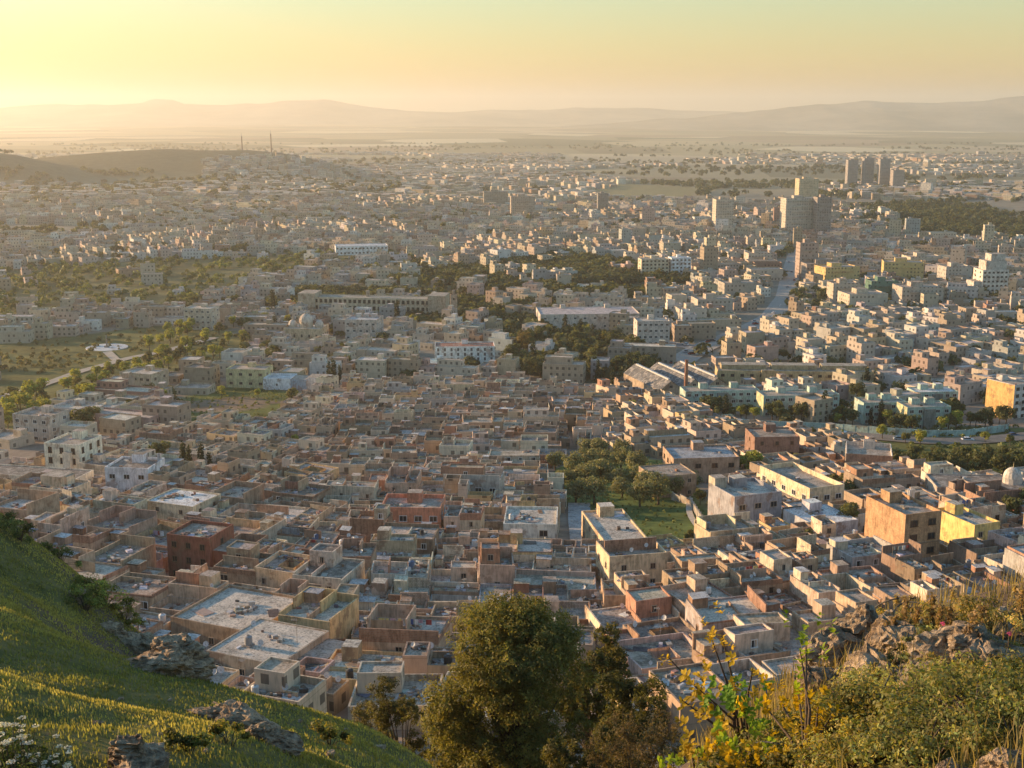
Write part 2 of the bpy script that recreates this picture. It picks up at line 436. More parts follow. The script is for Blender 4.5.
# ------------------------------------------------------------------ ground sheets
MEADOW_A = [(178, 402), (215, 386), (292, 389), (300, 400), (272, 426), (190, 430)]
GROVE = [(545, 488), (556, 468), (600, 455), (655, 458), (690, 478), (712, 500), (718, 530), (708, 552), (645, 556), (612, 545), (585, 516)]
GREEN_C = [(790, 424), (1030, 428), (1030, 474), (930, 478), (862, 452), (800, 440)]
PARK = [(-10, 345), (90, 334), (150, 326), (220, 325), (255, 342), (222, 368), (165, 380), (110, 398), (60, 415), (-10, 446)]
ORCHARD = [(-10, 272), (120, 262), (260, 255), (420, 252), (400, 260), (320, 268), (250, 285), (190, 306), (60, 318), (-10, 330)]
WOODS = [(245, 312), (300, 292), (480, 268), (560, 255), (660, 268), (700, 282), (640, 300), (560, 300), (570, 322), (640, 350), (665, 362), (630, 382), (560, 384), (520, 372), (500, 345), (430, 330), (330, 318)]
WOODS_R = [(850, 205), (960, 200), (1024, 220), (1024, 240), (930, 232), (840, 222)]
FIELD_F = [(340, 196), (430, 180), (600, 182), (700, 188), (690, 198), (560, 204), (440, 204)]
NEAR_SIDE = [(683, 398), (1010, 404), (1010, 432), (683, 424)]

def xgrid():
    a = np.arange(-42, 42.01, 0.75); b = np.arange(47, 420, 6.0); c = np.arange(440, 3200, 60.0); d = np.geomspace(3300, 26000, 30)
    p = np.concatenate([b, c, d]); return np.concatenate([-p[::-1], a, p])

def sheet(name, xs, ys, mat, paint, smooth_=True):
    X, Y = np.meshgrid(xs, ys); Z = T(X, Y)
    V = np.stack([X, Y, Z], -1).reshape(-1, 3); ny, nx = X.shape
    i = np.arange(ny * nx).reshape(ny, nx)
    Q = np.stack([i[:-1, :-1], i[:-1, 1:], i[1:, 1:], i[1:, :-1]], -1).reshape(-1, 4)
    me = np_mesh(name, V, Q, None, mat, smooth_)
    paint(me, V)
    return tag(link(name, me), kind='structure')

def paint_attr(me, name, c):
    a = me.attributes.new(name, 'FLOAT_COLOR', 'POINT'); d = np.ones((len(c), 4), np.float32); d[:, :3] = c
    a.data.foreach_set('color', d.ravel())

def paint_slope(me, V):
    """bare earth and rock where it is steep, on the mound and towards the town"""
    x, y = V[:, 0], V[:, 1]
    e = 0.9
    gx = (T(x + e, y) - T(x - e, y)) / (2 * e); gy = (T(x, y + e) - T(x, y - e)) / (2 * e)
    st = np.sqrt(gx * gx + gy * gy)
    bare = smooth(0.75, 1.35, st) * 0.8 + smooth(3.0, 5.5, x) * (1 - smooth(20, 30, y)) * 0.45 + smooth(85, 120, y) * 0.5 + 0.27
    paint_attr(me, 'cover', np.stack([bare, bare, bare], 1))

def paint_land(me, V):
    px, py, _ = proj(V[:, 0], V[:, 1], V[:, 2])
    c = np.tile(np.array([0.27, 0.215, 0.165]), (len(V), 1))
    c[V[:, 1] > 640] = (0.27, 0.235, 0.18)
    def put(poly, col):
        m = in_poly(px, py, poly); k = vnoise(V[:, 0] / 14, V[:, 1] / 14) + 0.5
        c[m] = np.array(col) * (0.7 + 0.6 * k[m][:, None])
    put(ORCHARD, (0.17, 0.15, 0.07)); put(PARK, (0.17, 0.155, 0.06)); put(WOODS, (0.13, 0.12, 0.065)); put(FIELD_F, (0.12, 0.12, 0.055)); put(GREEN_C, (0.13, 0.13, 0.045))
    put(GROVE, (0.12, 0.15, 0.045)); put(MEADOW_A, (0.12, 0.13, 0.04)); put(WOODS_R, (0.08, 0.08, 0.045))
    put([(172, 404), (240, 396), (282, 402), (240, 412), (190, 412)], (0.22, 0.16, 0.11))
    hh = smooth(8, 24, V[:, 2] - np.interp(V[:, 1], PY, PZ)) * (V[:, 1] > 2200) * (V[:, 1] < 6500)
    c = c * (1 - hh[:, None]) + np.array([0.15, 0.13, 0.075]) * hh[:, None]
    paint_attr(me, 'col', c)
    k = smooth(4300, 5800, V[:, 1]) * 1.0
    hb = np.interp(V[:, 1], PY, PZ); hill = smooth(12, 30, V[:, 2] - hb) * (V[:, 1] > 2200) * (V[:, 1] < 6500)
    k = k * (1 - hill)
    k = np.maximum(k, smooth(2300, 2800, V[:, 1]) * .55 * (1 - hill)); k = np.maximum(k, in_poly(px, py, FIELD_F) * 0.6)
    a = me.attributes.new('farm', 'FLOAT', 'POINT'); a.data.foreach_set('value', k.astype(np.float32))

XS = xgrid()
YN = np.arange(-40, 131, 0.75); YN[-1] = 131.0
sheet('hillside_ground', XS[np.abs(XS) < 420], YN, 'slope', paint_slope)
sheet('ground', XS, np.concatenate([np.arange(131, 1000, 4.0), np.geomspace(1000, 42000, 150)]), 'land', paint_land)

# ------------------------------------------------------------------ far mountains
def range_of_hills(name, D, depth, prof, seed):
    pxs = np.linspace(prof[0][0], prof[-1][0], 260); ts = np.linspace(-1, 1, 41)
    pyv = np.interp(pxs, [p[0] for p in prof], [p[1] for p in prof]) + 2.4 * fbm(pxs / 30 + seed, pxs * 0 + seed, 4)
    V = []
    for t in ts:
        y = D + depth * t
        xs = (pxs - 512) / F * (D * CP + 60)
        zc = D * np.tan(np.arctan((384 - pyv) / F) - PITCH)
        base = np.interp(y, PY, PZ) - 60
        sh = max(0.0, 1 - abs(t)) ** 1.25
        sp = 1 + 0.8 * fbm(xs / 1500 + seed, np.full_like(xs, y / 2600), 4) * (1 - sh) * 1.2
        z = base + np.maximum(zc - base, 5) * sh * np.clip(sp, 0.3, 1.7)
        V.append(np.stack([xs, np.full_like(xs, y), z], 1))
    V = np.concatenate(V); nx, ny = len(pxs), len(ts); i = np.arange(nx * ny).reshape(ny, nx)
    Q = np.stack([i[:-1, :-1], i[:-1, 1:], i[1:, 1:], i[1:, :-1]], -1).reshape(-1, 4)
    tag(link(name, np_mesh(name, V, Q, None, 'mountain', True)), kind='structure')

range_of_hills('mountains', 21000, 3200, [(-260, 112), (-60, 109), (0, 108), (60, 103.5), (120, 104), (145, 103), (152, 100), (176, 100), (184, 103.5), (262, 104.5), (292, 101), (322, 99), (340, 103), (400, 110), (430, 112), (500, 110), (560, 109), (640, 108), (700, 110), (760, 113), (900, 118), (1300, 122)], 1.7)
range_of_hills('mountains', 15500, 2600, [(560, 126), (660, 120), (720, 115), (760, 110), (800, 106), (840, 103), (872, 101.5), (930, 102.5), (965, 102), (1000, 98), (1024, 96.5), (1090, 95), (1300, 100)], 5.1)

# ------------------------------------------------------------------ light, sky, air, camera
cam = bpy.data.cameras.new('camera'); co = bpy.data.objects.new('camera', cam); COL.objects.link(co)
cam.sensor_fit = 'HORIZONTAL'; cam.sensor_width = 36.0; cam.lens = 36.0 * F / 1024
cam.clip_start = 0.2; cam.clip_end = 90000
co.rotation_euler = (math.pi / 2 - PITCH, 0, 0)
S.camera = co
sun = bpy.data.lights.new('sun', 'SUN'); so = bpy.data.objects.new('sun', sun); COL.objects.link(so)
sun.energy = 3.15; sun.angle = R(0.6); sun.color = (1.0, 0.67, 0.38)
so.rotation_euler = (math.pi / 2 - SUN_EL, 0, math.pi - SUN_AZ)
w = bpy.data.worlds.new('World'); S.world = w; w.use_nodes = True
nt = w.node_tree; bg = nt.nodes['Background']
sky = nt.nodes.new('ShaderNodeTexSky'); sky.sky_type = 'NISHITA'; sky.sun_disc = False
sky.sun_elevation = SUN_EL; sky.sun_rotation = SUN_AZ; sky.altitude = 900
sky.air_density = 1.85; sky.dust_density = 0.4; sky.ozone_density = 4.6
nt.links.new(sky.outputs[0], bg.inputs[0]); bg.inputs[1].default_value = 0.096
S.view_settings.view_transform = 'Standard'; S.view_settings.look = 'None'; S.view_settings.gamma = 1.0
S.view_settings.exposure = 1.64
S.view_settings.use_white_balance = True; S.view_settings.white_balance_temperature = 6650
S.view_settings.use_curve_mapping = False
cy = S.cycles
cy.use_denoising = True
try: cy.denoiser = 'OPENIMAGEDENOISE'
except Exception: pass
cy.max_bounces = 6; cy.diffuse_bounces = 4; cy.glossy_bounces = 2; cy.transmission_bounces = 3; cy.volume_bounces = 1; cy.transparent_max_bounces = 6
cy.caustics_reflective = False; cy.caustics_refractive = False
cy.sample_clamp_indirect = 6.0

def haze_box():
    x, y0, y1, z0, z1 = 27000, -60, 45000, -560, 260
    V = [(-x, y0, z0), (x, y0, z0), (x, y1, z0), (-x, y1, z0), (-x, y0, z1), (x, y0, z1), (x, y1, z1), (-x, y1, z1)]
    Fc = [(3, 2, 1, 0), (4, 5, 6, 7), (0, 1, 5, 4), (1, 2, 6, 5), (2, 3, 7, 6), (3, 0, 4, 7)]
    me = bpy.data.meshes.new('haze'); me.from_pydata(V, [], Fc)
    m = bpy.data.materials.new('haze_air'); m.use_nodes = True; n = m.node_tree; n.nodes.clear()
    out = n.nodes.new('ShaderNodeOutputMaterial'); pv = n.nodes.new('ShaderNodeVolumePrincipled')
    pv.inputs['Color'].default_value = (0.95, 0.89, 0.77, 1); pv.inputs['Density'].default_value = HAZE; pv.inputs['Anisotropy'].default_value = 0.5
    n.links.new(pv.outputs[0], out.inputs['Volume']); me.materials.append(m)
    tag(link('haze', me), kind='stuff')
HAZE = 0.00008
haze_box()

# ================================================================== THE TOWN
PAL = {'tan': (0.55, 0.42, 0.30), 'brown': (0.41, 0.30, 0.21), 'beige': (0.62, 0.52, 0.39), 'cream': (0.68, 0.60, 0.45), 'salmon': (0.58, 0.32, 0.22), 'brick red': (0.42, 0.24, 0.16),
       'grey': (0.43, 0.40, 0.37), 'white': (0.76, 0.73, 0.68), 'ochre': (0.60, 0.44, 0.24), 'dark brown': (0.30, 0.22, 0.155), 'pink': (0.60, 0.44, 0.36), 'pale blue': (0.48, 0.56, 0.60)}
ROOFS = {'grey': (0.41, 0.335, 0.26), 'pale': (0.58, 0.505, 0.41), 'brown': (0.36, 0.275, 0.205), 'dark': (0.25, 0.205, 0.165), 'white': (0.74, 0.72, 0.68)}
FLOOR = ['', 'one-storey', 'two-storey', 'three-storey', 'four-storey', 'five-storey', 'six-storey']

def jit(c, a=0.1, r=rnd):
    k = 1 + r.uniform(-a, a)
    return tuple(max(0.01, q * k * (1 + r.uniform(-a, a) * 0.35)) for q in c[:3])

_shared = {}
def shared(key, fn):
    if key not in _shared: _shared[key] = fn()
    return _shared[key]

def window_mesh(w, h, fcol, key):
    def mk():
        g = Geo(); t = 0.11; d = 0.07
        x0, x1, z0, z1 = -w / 2, w / 2, -h / 2, h / 2
        for (a, b, c, e) in [(x0 - t, x1 + t, z1, z1 + t), (x0 - t, x0, z0, z1), (x1, x1 + t, z0, z1), (-0.03, 0.03, z0, z1)]:
            g.ringwalls(a, b, -d, 0.02, c, e, fcol, 'paint'); g.face([(a, -d, e), (b, -d, e), (b, 0.02, e), (a, 0.02, e)], fcol, 'paint')
        g.box(x0 - t - 0.08, x1 + t + 0.08, -d - 0.09, 0.02, z0 - 0.12, z0, fcol, 'plaster', bottom=True)
        g.face([(x0, -0.012, z0), (x1, -0.012, z0), (x1, -0.012, z1), (x0, -0.012, z1)], (0.03, 0.03, 0.03), 'pane')
        return g.mesh('window')
    return shared(('win', key, w, h), mk)

def door_mesh(w, h, col, key):
    def mk():
        g = Geo()
        g.box(-w / 2 - 0.1, w / 2 + 0.1, -0.05, 0.02, 0, h + 0.12, (0.32, 0.27, 0.22), 'plaster')
        g.box(-w / 2, w / 2, -0.08, -0.03, 0.02, h, col, 'metal_sheet')
        g.box(w / 2 - 0.16, w / 2 - 0.1, -0.12, -0.07, h * 0.46, h * 0.5, (0.5, 0.5, 0.5), 'metal_sheet')
        return g.mesh('door')
    return shared(('door', key, w, h), mk)

WCOL = {'tan': (0.42, 0.34, 0.26), 'white': (0.7, 0.69, 0.66), 'brown': (0.16, 0.10, 0.06), 'green': (0.12, 0.25, 0.2)}

class House:
    """a flat-roofed house in local coordinates; side -y faces the viewpoint"""
    def __init__(s, r, w, d, storeys, wall, roof, form, brick=False, wm=None):
        s.w, s.d, s.n = w, d, storeys; s.parts = []; s.wins = []; s.doors = []; s.roofs = []
        wc, rc = jit(wall, 0.1, r), jit(roof, 0.12, r); m = wm or ('brick' if brick else 'plaster')
        H = storeys * 2.8 + r.uniform(-.2, 0.6); x0, x1, y0, y1 = -w / 2, w / 2, -d / 2, d / 2
        body = Geo(); rf = Geo(); base = -3.0
        par = r.choice([0.35, 0.6, 0.9, 0.9, 1.15])
        s.H = H
        def add_roof(a, b, c, e, z, g): g.flat(a, b, c, e, z, rc); s.roofs.append((a, b, c, e, z))
        if form == 'compound':
            cells = [(x0, x1, y0, y1)]
            for _ in range(r.choice([1, 2, 2, 3])):
                cells.sort(key=lambda c: -(c[1] - c[0]) * (c[3] - c[2])); a, b, c, e = cells.pop(0)
                if max(b - a, e - c) < 5: cells.append((a, b, c, e)); break
                if b - a > e - c: k = a + (b - a) * r.uniform(.36, .64); cells += [(a, k - .015, c, e), (k + .015, b, c, e)]
                else: k = c + (e - c) * r.uniform(.36, .64); cells += [(a, b, c, k - .015), (a, b, k + .015, e)]
            cells.sort(key=lambda c: c[2]); s.fh = H; first = True; s.front_cells = []
            for a, b, c, e in cells:
                kind = r.random(); cc = jit(r.choice([wall, wall, wall, PAL['brown'], PAL['beige']]), .14, r)
                if kind < .24 and not first:      # a yard behind its wall
                    yh = r.uniform(2.2, H); yz = max(.3, yh - 3.0); body.shell(a, b, c, e, base, yz, yh - yz, cc, m, .22); rf.flat(a + .22, b - .22, c + .22, e - .22, yz, jit(PAL['brown'], .2, r)); continue
                hh = H if kind < .68 else max(2.5, H - r.uniform(.7, 2.9)); hh += r.uniform(-.25, .25); g = body if hh <= H - .6 or first else Geo()
                if m == 'facade': g.shell(a, b, c, e, base, hh, r.choice([.25, .4, .7, 1.0, 1.5]), cc, m, .22)
                else: g.ragged(a, b, c, e, base, hh, r.choice([.25, .4, .7, 1.0]), cc, m, r, .22)
                q = rf if g is body else Geo(); q.flat(a + .22, b - .22, c + .22, e - .22, hh, jit(roof, .2, r)); s.roofs.append((a + .3, b - .3, c + .3, e - .3, hh))
                if g is not body: s.parts.append(('upper_block', g)); s.parts.append(('roof', q))
                if c < y0 + .05: s.front_cells.append((a, b, hh))
                first = False
        elif form == 'split' and d > 7:
            ym = y0 + d * r.uniform(0.35, 0.6); lo = max(2.9, H - r.uniform(1.4, 3.0))
            body.shell(x0, x1, y0, ym - 0.02, base, lo, par, wc, m); add_roof(x0 + .25, x1 - .25, y0 + .25, ym - .27, lo, rf)
            up = Geo(); up.shell(x0, x1, ym, y1, base, H, 0.5, jit(wc, 0.12, r), m); s.parts.append(('upper_storey', up))
            r2 = Geo(); add_roof(x0 + .25, x1 - .25, ym + .25, y1 - .25, H, r2); s.parts.append(('roof', r2)); s.fh = lo
        elif form == 'court' and w > 8 and d > 8:
            body.shell(x0, x1, y0, y1, base, H, par, wc, m)
            a, b = x0 + w * r.uniform(0.25, 0.42), x1 - w * r.uniform(0.2, 0.35); c, e = y0 + d * r.uniform(0.22, 0.36), y1 - d * r.uniform(0.2, 0.35)
            add_roof(x0 + .25, x1 - .25, y0 + .25, c, H, rf); add_roof(x0 + .25, x1 - .25, e, y1 - .25, H, rf)
            rf.flat(x0 + .25, a, c, e, H, rc); rf.flat(b, x1 - .25, c, e, H, rc)
            ct = Geo(); zf = max(0.2, H - 3.2); cc = jit(wc, 0.15, r)
            for p, q in [((b, c), (a, c)), ((b, e), (b, c)), ((a, e), (b, e)), ((a, c), (a, e))]: ct.wall(p, q, zf, H + 0.5, cc, m); ct.wall(q, p, H, H + 0.5, cc, m)
            ct.flat(a, b, c, e, zf, ROOFS['brown']); s.parts.append(('courtyard', ct)); s.fh = H
        else:
            (body.shell if m == 'facade' else lambda *a: body.ragged(*a, r))(x0, x1, y0, y1, base, H, par, wc, m); add_roof(x0 + .25, x1 - .25, y0 + .25, y1 - .25, H, rf); s.fh = H
        s.parts.insert(0, ('wall', body)); s.parts.append(('roof', rf))
        if form == 'room' and w > 6 and d > 6:
            uw, ud = w * r.uniform(0.35, 0.7), d * r.uniform(0.35, 0.6)
            ux = x0 + .4 if r.random() < 0.5 else x1 - .4 - uw; uy = y1 - .4 - ud
            g = Geo(); uc = jit(r.choice([wall, wall, PAL['brick red'], PAL['beige']]), 0.1, r)
            g.shell(ux, ux + uw, uy, uy + ud, H, H + 2.6, 0.3, uc, m, 0.2); s.parts.append(('rooftop_room', g))
            g = Geo(); g.flat(ux + .2, ux + uw - .2, uy + .2, uy + ud - .2, H + 2.6, jit(roof, 0.2, r)); s.parts.append(('rooftop_room_roof', g))
            s.wins.append((ux + uw / 2, uy, H + 1.3, 0, 'small'))
        elif form in ('stair', 'split') and w > 5:
            ux = r.uniform(x0 + .5, x1 - 3.0); yb = y1 - .5
            g = Geo(); g.box(ux, ux + 2.3, yb - 2.6, yb, H, H + 2.2, jit(wc, 0.15, r), m, jit(rc), 'roof'); s.parts.append(('stair_hut', g))
        elif form == 'terrace':
            # a high garden wall round part of the roof
            g = Geo(); wc2 = jit(wc, 0.12, r); hh = r.uniform(1.8, 2.6); xa = x0 + .3; xb = x0 + w * r.uniform(0.4, 0.75); ya = y0 + d * r.uniform(0.3, 0.5); yb = y1 - .3
            g.box(xa, xa + .22, ya, yb, H, H + hh, wc2, m); g.box(xa + .23, xb, yb - .22, yb, H, H + hh, wc2, m); g.box(xb - .22, xb, ya, yb - .23, H, H + hh, wc2, m)
            s.parts.append(('terrace_wall', g))
        # low partition walls and open sheds on the roofs
        for (a, b, c, e, z) in list(s.roofs):
            if (b - a) < 3.2 or (e - c) < 3.2 or r.random() < .3: continue
            g = Geo(); hh = r.choice([.4, .6, .9, 1.5, 1.9]); cc = jit(r.choice([wall, PAL['brick red'], PAL['beige'], PAL['brown']]), .15, r)
            if r.random() < .5: k = a + (b - a) * r.uniform(.3, .7); g.box(k - .1, k + .1, c + .02, c + (e - c) * r.uniform(.4, .98), z, z + hh, cc, m if m != 'facade' else 'plaster')
            else: k = c + (e - c) * r.uniform(.3, .7); g.box(a + .02, a + (b - a) * r.uniform(.4, .98), k - .1, k + .1, z, z + hh, cc, m if m != 'facade' else 'plaster')
            s.parts.append(('partition_wall', g))
            if r.random() < .35:
                g = Geo(); sw, sd = min(2.6, (b - a) * .4), min(2.2, (e - c) * .4); sx = a + .05; sy = e - .05 - sd; tc = r.choice([(.42, .41, .4), (.55, .53, .5), (.3, .2, .14), (.3, .3, .32), (.5, .42, .3)])
                g.box(sx, sx + sw, sy, sy + sd, z, z + 1.7, cc, 'plaster' if m == 'facade' else m); g.box(sx - .02, sx + sw + .25, sy - .3, sy + sd + .02, z + 1.71, z + 1.78, tc, 'roof', bottom=True); s.parts.append(('roof_shed', g))
        kx, ky = (r.gauss(0, .05), r.gauss(0, .05)) if wm is None or True else (0, 0)
        s.kx, s.ky = kx, ky
        # openings
        nf = max(1, int(w / 3.1))
        for fl in range(storeys):
            z = fl * 2.95 + 1.65
            if z > s.fh - 0.6: continue
            if form == 'compound':
                for a, b, hh in s.front_cells:
                    if z + .7 > hh: continue
                    k = max(1, int((b - a) / 3))
                    for i in range(k):
                        if r.random() < .8: s.wins.append((a + (i + .5) * (b - a) / k, y0, z, 0, r.choice(['small', 'small', 'wide'])))
                        elif fl == 0 and not s.doors: s.doors.append((a + (i + .5) * (b - a) / k, y0, .05, 0))
                continue
            for i in range(nf):
                x = x0 + (i + 0.5) * w / nf
                if fl == 0 and i == nf // 2: s.doors.append((x, y0, 0.05, 0)); continue
                if r.random() < 0.78: s.wins.append((x, y0, z, 0, r.choice(['small', 'small', 'wide'])))
            for sd in (-1, 1):
                if r.random() < 0.5: s.wins.append((sd * w / 2, r.uniform(-d / 4, d / 4), z, sd, 'small'))

def skewed(h):
    k, l = getattr(h, 'kx', 0), getattr(h, 'ky', 0)
    if k or l:
        for _, g in h.parts: g.skew(k, l)
        h.wins = [(x + k * y, y + l * x, z, sd, kd) for x, y, z, sd, kd in h.wins]; h.doors = [(x + k * y, y + l * x, z, sd) for x, y, z, sd in h.doors]
    return h

def build_house(h, name, loc, rz, wk='tan', wins=True, doorc=(0.13, 0.08, 0.05)):
    e = empty(name, loc, rz)
    for nm, g in h.parts: g.obj(nm, e)
    if wins:
        for x, y, z, sd, kind in h.wins:
            ww, hh = {'small': (0.85, 1.0), 'wide': (1.5, 1.15), 'tall': (1.0, 1.6), 'big': (1.7, 2.2)}[kind]
            o = link('window', window_mesh(ww, hh, WCOL[wk], wk), e, (x, y, z), {0: 0, 1: math.pi / 2, -1: -math.pi / 2}[sd])
        for x, y, z, sd in h.doors:
            link('door', door_mesh(1.1, 2.1, doorc, doorc), e, (x, y, z))
    return e

# ---- occupancy of the old town, 1 m cells
OX0, OY0, ON, OM = -330, 130, 660, 620
occ = np.zeros((OM, ON), bool)
_gx, _gy = np.meshgrid(np.arange(ON) + OX0 + 0.5, np.arange(OM) + OY0 + 0.5)
_gz = T(_gx, _gy); _gpx, _gpy, _ = proj(_gx, _gy, _gz)
for poly in (GROVE, MEADOW_A, PARK, ORCHARD): occ |= in_poly(_gpx, _gpy, poly)
ALLEYS = [[(566, 502), (592, 502), (594, 558), (571, 560)], [(566, 430), (574, 430), (585, 500), (574, 502)]]
for poly in ALLEYS: occ |= in_poly(_gpx, _gpy, poly)
TOWN_TOP = [(-200, 488), (0, 478), (100, 455), (180, 430), (300, 400), (340, 383), (520, 383), (640, 395), (680, 412), (760, 432), (860, 452), (925, 482), (1024, 486), (1250, 490)]
town_top = np.interp(_gpx, [p[0] for p in TOWN_TOP], [p[1] for p in TOWN_TOP])
occ |= (_gpy < town_top) | (_gy < 143)
occ |= (_gpx < -60) | (_gpx > 1090)

def foot(x, y, w, d, ang, pad=0.0):
    """boolean of the cells under a rotated rectangle, as index arrays"""
    c, s_ = math.cos(ang), math.sin(ang); R_ = math.hypot(w, d) / 2 + 2
    i0, i1 = int(max(0, x - R_ - OX0)), int(min(ON, x + R_ - OX0 + 1)); j0, j1 = int(max(0, y - R_ - OY0)), int(min(OM, y + R_ - OY0 + 1))
    if i1 <= i0 or j1 <= j0: return None
    dx = _gx[j0:j1, i0:i1] - x; dy = _gy[j0:j1, i0:i1] - y
    u = dx * c + dy * s_; v = -dx * s_ + dy * c
    return (slice(j0, j1), slice(i0, i1), (abs(u) <= w / 2 + pad) & (abs(v) <= d / 2 + pad))

def mark(x, y, w, d, ang, pad=0.6):
    f = foot(x, y, w, d, ang, pad)
    if f: occ[f[0], f[1]] |= f[2]

def free(x, y, w, d, ang, tol=0.04):
    f = foot(x, y, w, d, ang, -0.3)
    if f is None: return False
    n = f[2].sum()
    return n >= 6 and (occ[f[0], f[1]] & f[2]).sum() <= tol * n

# ---- named buildings, placed by the pixel of the foot of their front
RECTS = []              # footprints of the named buildings: x, y, half sizes, cos, sin
def hit(x, y, r):
    A = np.array(RECTS); dx, dy = x - A[:, 0], y - A[:, 1]; u = dx * A[:, 4] + dy * A[:, 5]; v = -dx * A[:, 5] + dy * A[:, 4]
    return bool(np.any((abs(u) < A[:, 2] + r) & (abs(v) < A[:, 3] + r)))
ROOFSPOTS = []          # (world x, y, z, angle, half sizes) of roofs for what stands on them

def place(px, py, w, d, deg):
    """centre of a footprint whose front edge middle stands at the pixel"""
    x, y, z = at(px, py); a = R(deg)
    cx, cy_ = x - math.sin(a) * d / 2, y + math.cos(a) * d / 2
    if y < 700: mark(cx, cy_, w, d, a, 1.0)
    if y < 420: mark(x + math.sin(a) * 3.2, y - math.cos(a) * 3.2, w * .9, 6.4, a, 0)
    RECTS.append((cx, cy_, w / 2, d / 2, math.cos(a), math.sin(a)))
    return (cx, cy_, t1(cx, cy_)), a, (x, y, z)

def note_roofs(h, loc, a, name=None):
    c, s_ = math.cos(a), math.sin(a)
    for (x0, x1, y0, y1, z) in h.roofs:
        mx, my = (x0 + x1) / 2, (y0 + y1) / 2
        ROOFSPOTS.append((loc[0] + mx * c - my * s_, loc[1] + mx * s_ + my * c, loc[2] + z, a, (x1 - x0) / 2, (y1 - y0) / 2))

class Block(House):
    """a regular block with rows of windows on front and sides"""
    def __init__(s, w, d, H, n, wc, rc, par=0.6, m='plaster', front=None, side=0.7, kind='small', gap=3.0, huts=1, right=None, z0=0.0, top=None):
        r = rnd; s.w, s.d, s.n, s.H, s.fh = w, d, n, H, H; s.parts = []; s.wins = []; s.doors = []; s.roofs = []
        x0, x1, y0, y1 = -w / 2, w / 2, -d / 2, d / 2
        g = Geo(); g.shell(x0, x1, y0, y1, -4, H, par, wc, m); s.parts.append(('wall', g))
        g = Geo(); g.flat(x0 + .25, x1 - .25, y0 + .25, y1 - .25, H, rc); s.parts.append(('roof', g)); s.roofs.append((x0 + .4, x1 - .4, y0 + .4, y1 - .4, H))
        fh = H / n
        for i in range(huts):
            a = x0 + 1 + (w - 5) * (i + 0.5) / max(huts, 1); b = min(3.2, w * 0.35)
            g = Geo(); g.box(a, a + b, y1 - 1 - min(3, d * 0.4), y1 - 1, H, H + 2.3, jit(wc, 0.08), m, jit(rc), 'roof'); s.parts.append(('stair_hut', g))
        nf = max(1, int(w / gap)) if front is None else front
        for fl in range(n):
            z = fl * fh + fh * 0.55 + z0
            for i in range(nf): s.wins.append((x0 + (i + .5) * w / nf, y0, z, 0, kind))
            ns = int(d / gap * side)
            for sd in (-1, 1):
                for i in range(ns): s.wins.append((sd * w / 2, y0 + (i + .5) * d / max(ns, 1), z, sd, kind))
        if len(s.wins) > 96: s.wins = s.wins[:96]

def special(name, cat, label, phrase, px, py, deg, h, wk='tan', group=None, nd=1):
    loc, a, f = place(px, py, h.w, h.d, deg)
    e = build_house(h, name, loc, a, wk); tag(e, label, cat, group)
    note_roofs(h, loc, a)
    if phrase: LANDMARKS.append((px, py - 6, phrase))
    return e, loc, a

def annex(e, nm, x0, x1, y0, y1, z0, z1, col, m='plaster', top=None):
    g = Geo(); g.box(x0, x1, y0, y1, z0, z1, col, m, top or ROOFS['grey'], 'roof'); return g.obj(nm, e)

P = PAL
# left side of the old town
h = Block(11, 12, 12.0, 4, (0.780, 0.732, 0.586), ROOFS['grey'], kind='tall', side=0.9); e, loc, a = special('apartment_building', 'building', 'cream white four-storey building with stepped stair tower and dark roof', 'white four-storey building', 64, 484, -14, h, 'brown')
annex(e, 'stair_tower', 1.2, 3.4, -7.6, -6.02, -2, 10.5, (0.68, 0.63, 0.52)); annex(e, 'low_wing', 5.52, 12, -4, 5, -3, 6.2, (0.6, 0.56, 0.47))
h = Block(30, 9, 6.0, 2, (0.732, 0.634, 0.500), ROOFS['dark'], par=0.3, side=0, gap=2.3, huts=0); special('long_wing', 'building', 'long low cream building with two rows of small windows before the white tower', 'long cream wing', 26, 496, -12, h, 'brown')
h = Block(12, 11, 8.2, 2, (0.732, 0.732, 0.732), ROOFS['dark'], kind='wide', gap=3.2); e, loc, a = special('town_house', 'house', 'pale blue-white three-level house with dark windows beside a slanting stair', 'pale blue-white house', 128, 497, -8, h, 'white')
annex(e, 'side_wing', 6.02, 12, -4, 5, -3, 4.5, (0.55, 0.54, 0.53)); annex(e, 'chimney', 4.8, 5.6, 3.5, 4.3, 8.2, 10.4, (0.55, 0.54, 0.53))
h = Block(11, 9, 6.5, 2, (0.756, 0.573, 0.390), ROOFS['grey'], gap=3.6); e, loc, a = special('town_house', 'house', 'peach house with a raised rooftop storey and walled terrace on its right', 'peach house', 50, 514, -20, h)
annex(e, 'upper_storey', -5, 1, -1, 4, 6.5, 9.0, (0.64, 0.49, 0.34)); annex(e, 'walled_terrace', 5.52, 15, -5, 2, -3, 4, (0.5, 0.45, 0.38))
h = Block(13, 11, 6.0, 2, (0.634, 0.525, 0.366), ROOFS['white'], par=0.3, front=2, huts=0); special('town_house', 'house', 'cream house with two front windows and a bright white flat roof', 'white-roofed cream house', 170, 527, -22, h)
h = Block(9, 9, 8.6, 3, (0.29, 0.125, 0.085), ROOFS['brown'], side=0.6, huts=0); e, loc, a = special('town_house', 'house', 'dark terracotta red three-storey house standing above its neighbours', 'terracotta red house', 190, 580, -18, h, 'brown')
annex(e, 'side_block', 4.52, 7.5, -3.5, 3.5, -3, 6.6, (0.29, 0.13, 0.09))
h = Block(15, 15, 5.0, 1, (0.403, 0.293, 0.201), ROOFS['pale'], par=0.4, front=3, huts=0, side=0.3); e, loc, a = special('flat_house', 'house', 'broad brown house with a large pale concrete roof nearest the grassy slope', 'broad pale-roofed house', 212, 652, -24, h)
